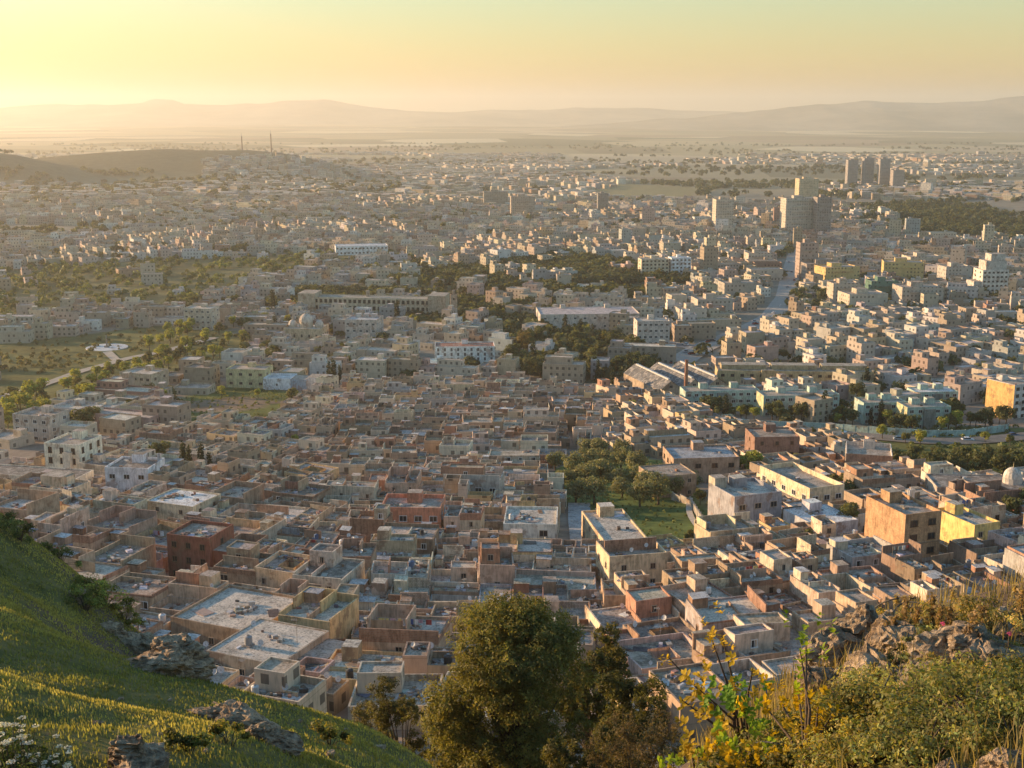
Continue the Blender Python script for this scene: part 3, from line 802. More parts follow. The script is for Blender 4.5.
h = Block(12, 13, 4.6, 1, (0.439, 0.366, 0.281), ROOFS['pale'], par=0.15, front=3, huts=0, side=0.3); e, loc, a = special('flat_house', 'house', 'lone grey-roofed block house beside a rubbish heap at the foot of the slope', 'grey-roofed block house', 243, 684, -24, h)
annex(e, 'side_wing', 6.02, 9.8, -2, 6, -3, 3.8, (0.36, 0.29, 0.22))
h = Block(13, 10, 7.0, 2, (0.610, 0.287, 0.183), ROOFS['grey'], par=0.9, kind='wide', gap=3.2); special('town_house', 'house', 'salmon pink two-storey house with balconies and two rooftop rooms', 'salmon pink house', 411, 540, -3, h, 'white')
h = Block(11, 12, 6.5, 2, (0.683, 0.659, 0.573), ROOFS['pale'], par=0.5, kind='wide', front=2, huts=0); e, loc, a = special('town_house', 'house', 'pale grey-white house with planted roof terrace beside the steep paved alley', 'pale grey-white house', 530, 553, -3, h)
h = Block(9, 20, 5.5, 2, (0.610, 0.476, 0.305), ROOFS['pale'], par=0.4, front=2, huts=1, side=0.6); special('row_house', 'house', 'long narrow tan house running back along the olive grove', 'long tan house', 626, 562, 10, h)
h = Block(11, 9, 6.0, 2, (0.671, 0.537, 0.354), ROOFS['brown'], par=1.0, front=2, huts=0); e, loc, a = special('town_house', 'house', 'cream house with a brick-walled red roof terrace by the olive grove', 'brick-terraced cream house', 638, 588, 12, h)
annex(e, 'brick_terrace_wall', -5, 5, 0.5, 0.8, 6, 8.3, PAL['brick red'], 'brick')
h = Block(12, 12, 8.5, 2, (0.366, 0.354, 0.366), ROOFS['pale'], par=0.8, kind='wide', front=3, side=0); e, loc, a = special('grey_house', 'house', 'bare grey concrete two-storey house at the edge of the green meadow', 'grey concrete house', 757, 530, 20, h)
annex(e, 'stair_tower', -6, -3, 3, 6, 8.5, 11, (0.5, 0.44, 0.34))
h = Block(10, 22, 7.0, 2, (0.708, 0.586, 0.390), ROOFS['grey'], par=1.2, front=3, huts=0, kind='wide'); e, loc, a = special('villa', 'house', 'cream villa with long sunlit parapet walls and a roof garden', 'cream villa', 826, 512, 22, h, 'white')
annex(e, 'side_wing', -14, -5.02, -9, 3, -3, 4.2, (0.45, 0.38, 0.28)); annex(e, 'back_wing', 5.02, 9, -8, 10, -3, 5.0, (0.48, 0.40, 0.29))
h = Block(11, 12, 4.5, 1, (0.488, 0.488, 0.500), ROOFS['white'], par=0.2, front=0, side=0, huts=1); special('workshop', 'workshop', 'windowless grey workshop with a flat white roof beside a round tree', 'white-roofed workshop', 836, 540, 22, h)
h = Block(8.2, 13, 11.5, 4, (0.62, 0.37, 0.19), ROOFS['grey'], par=0.7, m='brick', front=2, side=0, kind='wide'); e, loc, a = special('brick_building', 'building', 'tall orange brick four-storey block with a rooftop antenna mast', 'orange brick block', 920, 569, 19, h, 'brown')
annex(e, 'ground_floor_plaster', -4.16, 4.16, -6.56, -6.3, -3, 3.0, (0.50, 0.40, 0.31)); annex(e, 'floor_band', -4.2, 4.2, -6.62, -6.4, 6.0, 6.3, (0.36, 0.24, 0.14))
h = Block(6.5, 12, 7.0, 2, (0.756, 0.561, 0.220), ROOFS['pale'], par=0.6, front=2, side=0.1); special('town_house', 'house', 'narrow bright yellow house standing right of the orange brick block', 'bright yellow house', 985, 556, 22, h)
h = Block(14, 12, 10.5, 3, (0.31, 0.175, 0.13), ROOFS['brown'], par=0.4, m='brick', front=3, side=0.3, huts=1); special('brick_building', 'building', 'bare red-brown brick apartment house beside the dirt road', 'red-brown brick house', 776, 468, 4, h, 'brown')
h = Block(19, 14, 8.0, 2, (0.415, 0.293, 0.207), (0.36, 0.37, 0.38), par=0.5, kind='wide', front=4); special('apartment_building', 'building', 'brown apartment house with a broad blue-grey roof behind the olive trees', 'blue-roofed house', 706, 483, 6, h, 'brown')
h = Block(12, 11, 6.5, 2, (0.403, 0.305, 0.213), ROOFS['brown'], par=0.2, front=3, huts=0); special('old_house', 'house', 'old brown two-storey house at the back of the olive meadow', 'old brown house', 675, 497, 16, h)
h = Block(13, 15, 7.0, 2, (0.671, 0.598, 0.512), ROOFS['grey'], par=1.0, front=4); e, loc, a = special('town_house', 'house', 'white house with a red brick upper storey below the green bank', 'brick-topped white house', 868, 478, -14, h)
annex(e, 'brick_storey', -6.55, 6.55, -7.56, -7.3, 4.0, 8.1, PAL['brick red'], 'brick')
# mosque on the right with a small dome
h = Block(24, 12, 6, 1, (0.439, 0.378, 0.317), ROOFS['dark'], par=0.2, front=4, huts=0); e, loc, a = special('mosque', 'mosque', 'low grey-roofed mosque with a small white dome at the right edge', 'small domed mosque', 985, 508, -4, h)
g = Geo(); g.cyl(8, 0, 6, 7.4, 2.4, 2.4, (0.5, 0.46, 0.4), 'plaster', 14)
for k in range(6):
    b0, b1 = math.pi / 2 * k / 6, math.pi / 2 * (k + 1) / 6
    g.cyl(8, 0, 7.4 + 2.6 * math.sin(b0), 7.4 + 2.6 * math.sin(b1), 2.3 * math.cos(b0), 2.3 * math.cos(b1), (0.6, 0.55, 0.47), 'plaster', 16, False)
g.cyl(8, 0, 9.9, 11.4, 0.12, 0.02, (0.5, 0.4, 0.2), 'paint', 6); g.obj('dome', e)
# middle distance, left
h = Block(17, 14, 8.5, 2, (0.512, 0.415, 0.293), ROOFS['pale'], par=0.8, kind='wide', gap=3.3); special('town_house', 'house', 'large tan house with a white rooftop cistern beside the park', 'large tan park house', 136, 392, -20, h)
h = Block(15, 12, 9.0, 3, (0.573, 0.500, 0.415), ROOFS['grey'], par=0.9, kind='wide', gap=3.3); special('town_house', 'house', 'grey-beige three-storey house with balconies by dark cypresses', 'grey-beige balcony house', 32, 441, -18, h, 'white')
h = Block(13, 12, 5.0, 1, (0.780, 0.780, 0.780), ROOFS['white'], par=0.7, front=1, side=0, huts=0); e, loc, a = special('white_house', 'house', 'white and pale blue cubic house on the far side of the green field', 'white and blue house', 277, 390, -6, h, 'white')
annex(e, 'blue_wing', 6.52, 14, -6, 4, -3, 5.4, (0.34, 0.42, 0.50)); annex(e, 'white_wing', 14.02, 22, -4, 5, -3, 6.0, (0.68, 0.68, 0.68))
h = Block(19, 12, 8.5, 2, (0.610, 0.525, 0.293), ROOFS['grey'], par=0.6, kind='wide', gap=4); special('town_house', 'house', 'olive yellow house with an ochre end wall behind the green field', 'olive yellow house', 246, 388, -8, h)
h = Block(13, 12, 8.0, 2, (0.647, 0.488, 0.305), ROOFS['brown'], par=0.5, kind='tall', front=2); special('town_house', 'house', 'square ochre house with a dark flat roof in the old town', 'square ochre house', 459, 402, 2, h)
h = Block(31, 14, 10, 4, (0.780, 0.780, 0.732), (0.35, 0.15, 0.10), par=0.5, kind='tall', gap=3.2, side=0.5); special('apartment_building', 'building', 'white four-storey apartment building with a red tiled roof', 'red-roofed white block', 465, 366, 3, h, 'white')
h = Block(17, 11, 5.5, 2, (0.671, 0.756, 0.769), (0.34, 0.48, 0.50), par=0.4, kind='tall', gap=3.4); special('town_house', 'house', 'white house with a turquoise flat roof before the red-roofed building', 'turquoise-roofed house', 440, 374, 3, h, 'white')
h = Block(19, 17, 12, 3, (0.586, 0.500, 0.427), (0.55, 0.54, 0.52), par=0.9, kind='wide', gap=3.4, huts=3); special('apartment_building', 'building', 'pinkish three-storey building with white boxes on its roof', 'pinkish white-topped building', 361, 341, -8, h, 'white')
h = Block(18, 13, 13, 4, (0.549, 0.476, 0.378), ROOFS['pale'], par=0.6, kind='wide', gap=3.1); special('apartment_building', 'building', 'brown apartment building with white roof left of the cypresses', 'brown white-roofed block', 198, 330, -12, h, 'white')
# the long college building with a central pavilion
h = Block(98, 14, 13, 3, (0.573, 0.488, 0.354), (0.38, 0.33, 0.26), par=0.5, kind='big', front=30, side=0.3, huts=0); e, loc, a = special('college_building', 'building', 'long beige college with rows of tall windows behind dark trees', 'long beige college', 372, 318, -8, h, 'brown')
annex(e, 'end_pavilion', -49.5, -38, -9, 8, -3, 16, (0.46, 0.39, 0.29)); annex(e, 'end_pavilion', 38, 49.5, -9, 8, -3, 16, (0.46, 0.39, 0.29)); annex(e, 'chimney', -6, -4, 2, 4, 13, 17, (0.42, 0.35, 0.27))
# mosque with domes, left of centre
h = Block(22, 18, 8, 1, (0.549, 0.439, 0.293), ROOFS['pale'], par=0.6, front=5, kind='tall', huts=0); e, loc, a = special('domed_mosque', 'mosque', 'ochre mosque with a tall pale dome between two smaller domes', 'three-domed mosque', 302, 343, -8, h)
for dx, rr, hb in ((0, 4.0, 11.5), (-8, 2.5, 9.5), (8, 2.5, 9.5)):
    g = Geo(); g.cyl(dx, 0, 8, hb, rr, rr, (0.52, 0.44, 0.34), 'plaster', 16)
    for k in range(7):
        b0, b1 = math.pi / 2 * k / 7, math.pi / 2 * (k + 1) / 7
        g.cyl(dx, 0, hb + rr * 1.15 * math.sin(b0), hb + rr * 1.15 * math.sin(b1), rr * math.cos(b0), rr * math.cos(b1), (0.56, 0.50, 0.42), 'plaster', 16, False)
    g.cyl(dx, 0, hb + rr * 1.1, hb + rr * 1.1 + 2.5, 0.18, 0.04, (0.5, 0.4, 0.2), 'paint', 6); g.obj('dome', e)
h = Block(4.4, 4.4, 17, 4, (0.488, 0.366, 0.268), ROOFS['brown'], par=0.8, front=1, side=0, huts=0); e, loc, a = special('minaret', 'minaret', 'square brown minaret rising out of the dark trees', 'square minaret', 454, 322, 4, h, 'brown')
annex(e, 'lantern', -1, 1, -1, 1, 17, 20.5, (0.40, 0.30, 0.22))
# the factory hall with saddle roofs and a chimney
def saddle_hall():
    e = None; loc, a, f = place(694, 397, 34, 40, 18)
    e = empty('market_hall', loc, a); tag(e, 'grey saddle-roofed hall of three long bays with brick gables', 'hall'); wc = (0.42, 0.33, 0.24)
    g = Geo(); g.ringwalls(-17, 17, -20, 20, -4, 6, wc, 'plaster')
    for i in range(3):
        x0, x1 = -17 + i * 11.33, -17 + (i + 1) * 11.33; xm = (x0 + x1) / 2
        g.face([(x0, -20, 6), (x1, -20, 6), (xm, -20, 10)], wc, 'plaster'); g.face([(x1, 20, 6), (x0, 20, 6), (xm, 20, 10)], wc, 'plaster')
    g.obj('wall', e)
    for i in range(3):
        x0, x1 = -17 + i * 11.33, -17 + (i + 1) * 11.33; xm = (x0 + x1) / 2
        q = Geo(); c = (0.15, 0.15, 0.15)
        q.face([(x0 - .05, -20.4, 6.02), (xm, -20.4, 10.1), (xm, 20.4, 10.1), (x0 - .05, 20.4, 6.02)][::-1], c, 'roof')
        q.face([(xm, -20.4, 10.1), (x1 + .05, -20.4, 6.02), (x1 + .05, 20.4, 6.02), (xm, 20.4, 10.1)][::-1], c, 'roof')
        q.box(xm - .5, xm + .5, -18, 18, 10.0, 10.7, (0.5, 0.5, 0.5), 'metal_sheet'); q.obj('roof', e)
        link('window', window_mesh(1.5, 1.15, WCOL['tan'], 'tan'), e, (xm, -20, 4.2)); link('window', window_mesh(1.5, 1.15, WCOL['tan'], 'tan'), e, (xm, -20, 7.4))
    LANDMARKS.append((694, 375, 'saddle-roofed hall'))
    loc2, a2, f2 = place(687, 401, 3, 3, 18); c = empty('brick_chimney', loc2, a2); tag(c, 'slender red brick factory chimney before the saddle-roofed hall', 'chimney')
    g = Geo(); g.box(-1.3, 1.3, -1.3, 1.3, -3, 2.0, PAL['brick red'], 'brick'); g.obj('base', c)
    g = Geo(); g.cyl(0, 0, 2.0, 17.5, 0.95, 0.65, (0.34, 0.15, 0.09), 'brick', 12); g.obj('stack', c)
    g = Geo(); g.cyl(0, 0, 17.5, 18.1, 0.85, 0.85, (0.28, 0.13, 0.09), 'brick', 12); g.obj('rim', c)
saddle_hall()
h = Block(72, 14, 8.5, 2, (0.537, 0.409, 0.226), (0.34, 0.28, 0.2), par=0.3, kind='wide', front=16, side=0.2, huts=0); e, loc, a = special('barracks', 'building', 'very long ochre two-storey barracks with a double flat roof', 'long ochre barracks', 795, 389, -3, h, 'brown')
for i in range(3): annex(e, 'roof_monitor', -34 + i * 23.5, -13 + i * 23.5, -2, 5, 8.5, 10.6, (0.42, 0.33, 0.2), top=(0.4, 0.34, 0.26))
annex(e, 'stair_block', -16, -10, -8.4, -7.02, -3, 9.4, (0.46, 0.35, 0.19))
# blocks of turquoise flats along the road
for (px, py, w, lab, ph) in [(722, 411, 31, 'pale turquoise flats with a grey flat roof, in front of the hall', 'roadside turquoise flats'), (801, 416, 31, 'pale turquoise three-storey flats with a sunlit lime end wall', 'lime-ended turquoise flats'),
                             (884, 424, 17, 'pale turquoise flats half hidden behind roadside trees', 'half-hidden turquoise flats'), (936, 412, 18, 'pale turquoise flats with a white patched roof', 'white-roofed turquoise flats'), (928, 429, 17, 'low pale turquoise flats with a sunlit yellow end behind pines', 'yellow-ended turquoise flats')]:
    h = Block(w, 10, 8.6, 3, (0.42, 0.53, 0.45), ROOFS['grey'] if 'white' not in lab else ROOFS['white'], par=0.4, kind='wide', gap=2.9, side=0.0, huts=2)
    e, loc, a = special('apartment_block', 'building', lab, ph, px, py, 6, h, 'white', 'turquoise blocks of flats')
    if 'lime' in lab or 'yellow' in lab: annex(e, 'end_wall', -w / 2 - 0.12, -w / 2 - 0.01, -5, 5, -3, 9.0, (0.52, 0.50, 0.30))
    annex(e, 'balcony_stack', -2.2, 2.2, -5.9, -5.02, 0.5, 8.2, (0.24, 0.25, 0.23))
h = Block(11, 14, 14, 5, (0.634, 0.586, 0.537), ROOFS['grey'], par=0.6, kind='wide', front=3, side=0.0); e, loc, a = special('apartment_block', 'building', 'tall block with a glowing orange end wall at the right edge', 'orange-ended block', 1022, 418, 28, h, 'brown')
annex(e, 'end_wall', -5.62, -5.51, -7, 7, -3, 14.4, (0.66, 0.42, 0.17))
# middle distance, centre and right
h = Block(62, 30, 10, 2, (0.610, 0.525, 0.439), (0.52, 0.44, 0.42), par=0.4, front=10, kind='wide', huts=2, side=0.2); special('shopping_hall', 'building', 'wide low hall with a pinkish roof among trees', 'pinkish-roofed hall', 590, 330, 4, h, 'white')
h = Block(18, 13, 17, 5, (0.573, 0.500, 0.439), ROOFS['pale'], par=0.6, kind='wide', gap=3.0, side=0.3); special('apartment_building', 'building', 'pinkish five-storey apartment block beside the avenue', 'five-storey pinkish block', 653, 352, 4, h, 'white')
h = Block(17, 13, 16, 5, (0.780, 0.780, 0.780), ROOFS['white'], par=0.5, kind='wide', gap=3.4, side=0.4); special('apartment_building', 'building', 'bright white five-storey apartment building with dark windows', 'bright white block', 681, 277, 8, h, 'brown')
h = Block(24, 13, 15, 5, (0.647, 0.549, 0.403), ROOFS['grey'], par=0.5, kind='wide', gap=3.2, side=0.3); special('apartment_building', 'building', 'beige five-storey building adjoining the bright white one', 'beige five-storey building', 655, 277, 8, h, 'brown')
h = Block(52, 22, 9, 2, (0.780, 0.780, 0.769), (0.55, 0.57, 0.58), par=0.3, front=14, kind='wide', huts=0, side=0.2); special('warehouse', 'warehouse', 'long white warehouse with a bluish roof in the fields', 'long white warehouse', 362, 255, 10, h, 'brown')
h = Block(20, 16, 20, 6, (0.659, 0.610, 0.537), ROOFS['pale'], par=0.6, kind='wide', gap=3.2, side=0.4); e, loc, a = special('stepped_tower', 'tower', 'white stepped apartment tower with terraces at the right', 'white stepped tower', 994, 297, 6, h, 'brown')
annex(e, 'upper_storey', -7, 9, -6, 6, 20, 27, (0.52, 0.48, 0.42)); annex(e, 'lower_terrace', -16, -10.02, -7, 6, -3, 12, (0.54, 0.50, 0.44)); annex(e, 'top_storey', -3, 8, -5, 5, 27.05, 32, (0.52, 0.48, 0.42))
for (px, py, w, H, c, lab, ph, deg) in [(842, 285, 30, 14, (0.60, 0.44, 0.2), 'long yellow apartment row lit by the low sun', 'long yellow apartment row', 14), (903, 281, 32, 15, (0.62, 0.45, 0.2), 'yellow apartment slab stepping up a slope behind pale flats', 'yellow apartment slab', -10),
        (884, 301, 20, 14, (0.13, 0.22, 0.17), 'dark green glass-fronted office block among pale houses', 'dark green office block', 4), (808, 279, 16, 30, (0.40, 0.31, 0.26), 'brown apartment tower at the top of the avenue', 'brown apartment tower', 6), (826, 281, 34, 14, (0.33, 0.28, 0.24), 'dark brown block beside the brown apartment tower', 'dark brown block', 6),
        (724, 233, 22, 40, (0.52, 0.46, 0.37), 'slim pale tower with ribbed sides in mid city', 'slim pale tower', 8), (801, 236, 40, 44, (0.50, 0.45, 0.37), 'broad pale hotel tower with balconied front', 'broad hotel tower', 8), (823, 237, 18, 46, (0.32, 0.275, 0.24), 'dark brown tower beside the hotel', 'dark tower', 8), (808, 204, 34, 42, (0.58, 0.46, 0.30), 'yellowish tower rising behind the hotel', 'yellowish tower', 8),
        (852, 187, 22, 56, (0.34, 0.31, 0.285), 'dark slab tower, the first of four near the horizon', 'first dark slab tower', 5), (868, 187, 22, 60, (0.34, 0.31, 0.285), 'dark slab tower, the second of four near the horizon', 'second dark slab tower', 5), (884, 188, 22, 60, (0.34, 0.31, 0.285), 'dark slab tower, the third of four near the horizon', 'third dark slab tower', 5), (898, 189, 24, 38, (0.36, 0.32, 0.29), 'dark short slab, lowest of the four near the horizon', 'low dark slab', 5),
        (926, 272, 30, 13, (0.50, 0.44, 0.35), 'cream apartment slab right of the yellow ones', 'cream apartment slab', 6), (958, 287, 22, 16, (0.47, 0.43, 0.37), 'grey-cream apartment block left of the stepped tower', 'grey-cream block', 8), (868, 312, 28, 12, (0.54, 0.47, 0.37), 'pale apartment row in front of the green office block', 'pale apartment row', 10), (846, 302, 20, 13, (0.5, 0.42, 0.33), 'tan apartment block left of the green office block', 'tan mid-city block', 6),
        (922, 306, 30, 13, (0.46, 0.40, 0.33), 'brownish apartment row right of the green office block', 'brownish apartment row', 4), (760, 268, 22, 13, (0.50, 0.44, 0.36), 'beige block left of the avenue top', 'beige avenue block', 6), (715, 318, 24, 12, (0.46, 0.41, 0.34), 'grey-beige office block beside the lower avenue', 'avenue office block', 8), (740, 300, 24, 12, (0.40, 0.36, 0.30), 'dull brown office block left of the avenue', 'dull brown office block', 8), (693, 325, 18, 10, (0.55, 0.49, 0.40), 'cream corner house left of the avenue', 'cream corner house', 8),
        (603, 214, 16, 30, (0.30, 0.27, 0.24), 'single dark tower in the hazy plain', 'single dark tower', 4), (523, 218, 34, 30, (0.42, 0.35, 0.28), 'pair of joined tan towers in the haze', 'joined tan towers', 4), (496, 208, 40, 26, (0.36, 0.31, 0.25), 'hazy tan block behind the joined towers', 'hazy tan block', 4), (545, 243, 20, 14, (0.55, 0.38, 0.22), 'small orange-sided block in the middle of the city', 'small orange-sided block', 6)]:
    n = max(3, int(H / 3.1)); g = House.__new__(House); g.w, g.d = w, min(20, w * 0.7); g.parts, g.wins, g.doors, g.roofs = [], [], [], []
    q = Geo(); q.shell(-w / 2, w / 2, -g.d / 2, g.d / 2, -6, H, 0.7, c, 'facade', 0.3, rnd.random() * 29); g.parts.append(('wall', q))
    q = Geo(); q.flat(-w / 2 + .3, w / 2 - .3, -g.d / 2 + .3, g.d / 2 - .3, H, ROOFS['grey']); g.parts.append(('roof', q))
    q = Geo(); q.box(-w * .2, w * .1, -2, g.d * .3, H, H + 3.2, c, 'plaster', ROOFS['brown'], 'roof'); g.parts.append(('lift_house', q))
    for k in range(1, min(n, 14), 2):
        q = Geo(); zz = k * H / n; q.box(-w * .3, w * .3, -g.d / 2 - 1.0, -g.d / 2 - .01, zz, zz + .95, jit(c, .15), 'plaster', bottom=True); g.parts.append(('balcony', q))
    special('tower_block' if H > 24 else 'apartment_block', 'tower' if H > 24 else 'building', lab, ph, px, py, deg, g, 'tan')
# ---- streets of the old town
ZONES = [(-60, 335, -20), (335, 605, -3), (605, 1090, 19)]
LOTS = []

def try_lot(x, y, w, d, ang, tol=.04):
    px, py, ppm = proj(x, y, t1(x, y))
    if free(x, y, w, d, ang, tol): mark(x, y, w, d, ang, -0.1); LOTS.append((x, y, w, d, ang, ppm * math.sqrt(w * d), px, py)); return True
    return False

for p0, p1, deg in ZONES:
    a = R(deg); c, s_ = math.cos(a), math.sin(a)
    ox, oy, _ = at((p0 + p1) / 2, 480)
    v = -240.0; row = 0
    while v < 330:
        dep = rnd.uniform(7.2, 11.0); u = -240 + rnd.uniform(0, 6)
        while u < 240:
            w_ = rnd.uniform(5.6, 11.5)
            if rnd.random() < 0.12: w_ = rnd.uniform(11.5, 15)
            x = ox + (u + w_ / 2) * c - (v + dep / 2) * s_; y = oy + (u + w_ / 2) * s_ + (v + dep / 2) * c
            z = t1(x, y) if y > 131 else -70
            px, py, _ = proj(x, y, z) if y > 131 else (-999, 0, 0)
            if p0 <= px < p1: try_lot(x, y, w_ - 0.08, dep - 0.08 - rnd.choice([0, 0, 0.8, 1.6]), a + R(rnd.gauss(0, 2.2)), 0.09)
            u += w_
            if rnd.random() < 0.07: u += rnd.uniform(1.8, 3.0)
        v += dep; row += 1
        if row % 2 == 0: v += rnd.uniform(1.9, 3.0)
# fill what is left with small houses and yards
for size in ((9, 8), (7, 6.5), (5.5, 5), (4, 4)):
    for k in range(5200):
        x = rnd.uniform(-260, 260); y = rnd.uniform(143, 560)
        if occ[int(y - OY0), int(x - OX0)]: continue
        px = proj(x, y, -100)[0]
        if not -60 < px < 1085: continue
        deg = next((z[2] for z in ZONES if z[0] <= px < z[1]), 19)
        try_lot(x, y, size[0] * rnd.uniform(.9, 1.2), size[1] * rnd.uniform(.9, 1.2), R(deg))

WALLS = ['tan'] * 6 + ['brown'] * 6 + ['beige'] * 4 + ['dark brown'] * 2 + ['brick red'] * 1 + ['grey'] * 1 + ['cream'] * 1 + ['pink'] * 1 + ['ochre'] * 1
FORMS = ['plain'] * 2 + ['compound'] * 11 + ['split'] * 2 + ['court'] * 2 + ['room'] * 2 + ['stair'] * 2 + ['terrace'] * 2
FORM_SAY = {'plain': '', 'split': ' with stepped roof', 'court': ' with open courtyard', 'room': ' with rooftop room', 'stair': ' with stair hut', 'terrace': ' with walled terrace', 'compound': ' with tiered roofs'}
LOTS.sort(key=lambda L: -(L[5] if -20 < L[6] < 1044 and L[7] < 700 else L[5] * 0.2))
BUDGET = 300 - sum(1 for o in COL.objects if o.get('category') == 'house') - 4
mass = Geo(); n_things = 0; HOUSES = []
for i, (x, y, w_, d_, ang, size, px, py) in enumerate(LOTS):
    small = w_ * d_ < 40
    st = 1 if small and rnd.random() < .8 else rnd.choice([1, 1, 1, 1, 2, 2] if y < 420 else [1, 1, 1, 2, 2])
    wn = rnd.choice(WALLS); rn = rnd.choice(['grey'] * 6 + ['brown'] * 4 + ['pale'] * 3 + ['dark'] * 2 + (['white'] if rnd.random() < .3 else ['grey'])); fm = rnd.choice(FORMS)
    if small: fm = 'plain'
    z = t1(x, y)
    is_thing = i < BUDGET and -25 < px < 1050 and py < 712 and not (430 < px < 600 and py > 665)
    h = House(rnd, w_, d_, st, PAL[wn], ROOFS[rn], fm, brick=(wn == 'brick red'), wm=None if is_thing else ('brick' if wn == 'brick red' else 'facade'))
    if fm == 'split' and not any(q[0] == 'upper_storey' for q in h.parts): fm = 'plain'
    if fm == 'court' and not any(q[0] == 'courtyard' for q in h.parts): fm = 'plain'
    if fm == 'room' and not any(q[0] == 'rooftop_room' for q in h.parts): fm = 'plain'
    skewed(h)
    if is_thing:
        e = build_house(h, 'town_house', (x, y, z), ang, rnd.choice(['tan', 'brown', 'white', 'tan']), doorc=rnd.choice([(0.13, 0.08, 0.05), (0.10, 0.16, 0.2), (0.2, 0.2, 0.2)]))
        pend(e, f'{wn} {FLOOR[st]} house{FORM_SAY[fm]}, {rn} roof' if fm in ('plain',) else f'{wn} {FLOOR[st]} house{FORM_SAY[fm]}', 'house', 'house', 'flat-roofed houses of the old town', (x, y, z + h.H))
        n_things += 1; HOUSES.append((e, h, x, y, z, ang, px, py, wn, st))
    else:
        for nm, g in h.parts: mass.merge(g, x, y, z, ang)
    note_roofs(h, (x, y, z), ang)
tag(mass.obj('old_town_houses'), 'brown flat-roofed old town houses packed together in the distance', 'houses', kind='stuff')
print('houses', n_things, 'lots', len(LOTS), 'budget', BUDGET)

# ================================================================== THE CITY BEYOND
ROADS = [('avenue', [(797, 250), (791, 272), (786, 298), (772, 317), (738, 334), (700, 349), (668, 371), (655, 384)], 11.0, (0.36, 0.325, 0.28)),
         ('dirt_road', [(770, 430), (815, 433), (862, 437), (905, 442), (950, 444), (1005, 440), (1060, 434)], 9.0, (0.19, 0.165, 0.14)),
         ('park_path', [(-20, 402), (30, 390), (80, 372), (130, 358), (165, 352), (215, 338)], 6.0, (0.40, 0.34, 0.27)),
         ('park_path', [(107, 352), (118, 362), (132, 368)], 5.0, (0.42, 0.36, 0.29)),
         ('footpath', [(716, 552), (700, 532), (688, 514), (690, 499)], 1.5, (0.46, 0.40, 0.32)),
         ('side_street', [(700, 349), (640, 340), (600, 336)], 8.0, (0.16, 0.15, 0.145)),
         ('side_street', [(786, 298), (860, 306), (960, 318), (1040, 326)], 9.0, (0.16, 0.15, 0.145)),
         ('side_street', [(470, 322), (560, 330), (600, 336)], 7.0, (0.16, 0.15, 0.145)),
         ('side_street', [(640, 250), (720, 262), (791, 272)], 9.0, (0.16, 0.15, 0.145))]
ROADPTS = []
for nm, pts, wd, col in ROADS:
    P3 = [at(*p) for p in pts]; line = []
    for i in range(len(P3) - 1):
        L = math.dist(P3[i][:2], P3[i + 1][:2]); n = max(2, int(L / 6))
        for k in range(n):
            t = k / n; line.append((P3[i][0] * (1 - t) + P3[i + 1][0] * t, P3[i][1] * (1 - t) + P3[i + 1][1] * t))
    line.append(P3[-1][:2]); A = np.array(line)
    for k in range(3): A[1:-1] = (A[:-2] + 2 * A[1:-1] + A[2:]) / 4
    tg = np.gradient(A, axis=0); tg /= np.linalg.norm(tg, axis=1)[:, None]; nr = np.stack([-tg[:, 1], tg[:, 0]], 1)
    def strip(o0, o1, dz0, dz1, c, g, m='asphalt'):
        a = A + nr * o0; b = A + nr * o1; za = T(a[:, 0], a[:, 1]) + dz0; zb = T(b[:, 0], b[:, 1]) + dz1
        zc = np.maximum(za - dz0, zb - dz1); za, zb = zc + dz0, zc + dz1
        for i in range(len(A) - 1):
            g.face([(*a[i], za[i]), (*b[i], zb[i]), (*b[i + 1], zb[i + 1]), (*a[i + 1], za[i + 1])][::-1], c, m)
    g = Geo(); strip(-wd / 2, wd / 2, 0.35, 0.35, col, g); tag(g.obj(nm), kind='structure')
    if nm in ('avenue', 'side_street'):
        g = Geo()
        for sg in (-1, 1):
            lo, hi = sorted((sg * wd / 2, sg * (wd / 2 + 2.2))); strip(lo, hi, 0.48, 0.48, (0.36, 0.33, 0.29), g)
            strip(sg * wd / 2 - 0.01, sg * wd / 2 + 0.01, 0.35 if sg > 0 else 0.48, 0.48 if sg > 0 else 0.35, (0.4, 0.38, 0.35), g)
        tag(g.obj('pavement'), kind='structure')
    if nm == 'avenue':
        g = Geo(); strip(-0.12, 0.12, 0.356, 0.356, (0.7, 0.7, 0.68), g, 'paint'); tag(g.obj('road_marking'), kind='structure')
    ROADPTS.append((A, wd / 2 + 2.5))
RA = np.concatenate([a for a, _ in ROADPTS]); RW = np.concatenate([np.full(len(a), w_) for a, w_ in ROADPTS])

def on_road(x, y, r=5.0):
    d = np.hypot(RA[:, 0] - x, RA[:, 1] - y)
    return bool(np.any(d < RW + r))

# round paved plaza with a monument, in the park
x, y, z = at(107, 348)
g = Geo(); g.cyl(x, y, z - 1, z + 0.5, 11.5, 11.5, (0.62, 0.62, 0.60), 'plaster', 40); tag(g.obj('paved_plaza'), kind='structure')
e = empty('monument', (x, y, z + .5)); tag(e, 'slim stone monument in the middle of the round white plaza', 'monument'); LANDMARKS.append((107, 346, 'round white plaza'))
g = Geo(); g.box(-1.2, 1.2, -1.2, 1.2, 0, .8, (0.3, 0.27, 0.23)); g.obj('pedestal', e)
g = Geo(); g.cyl(0, 0, .8, 7, .5, .25, (0.3, 0.26, 0.22), 'plaster', 8); g.obj('shaft', e)

CELLS = set()
def clash(x, y, r): return hit(x, y, r) or (int(x // 4), int(y // 4)) in CELLS

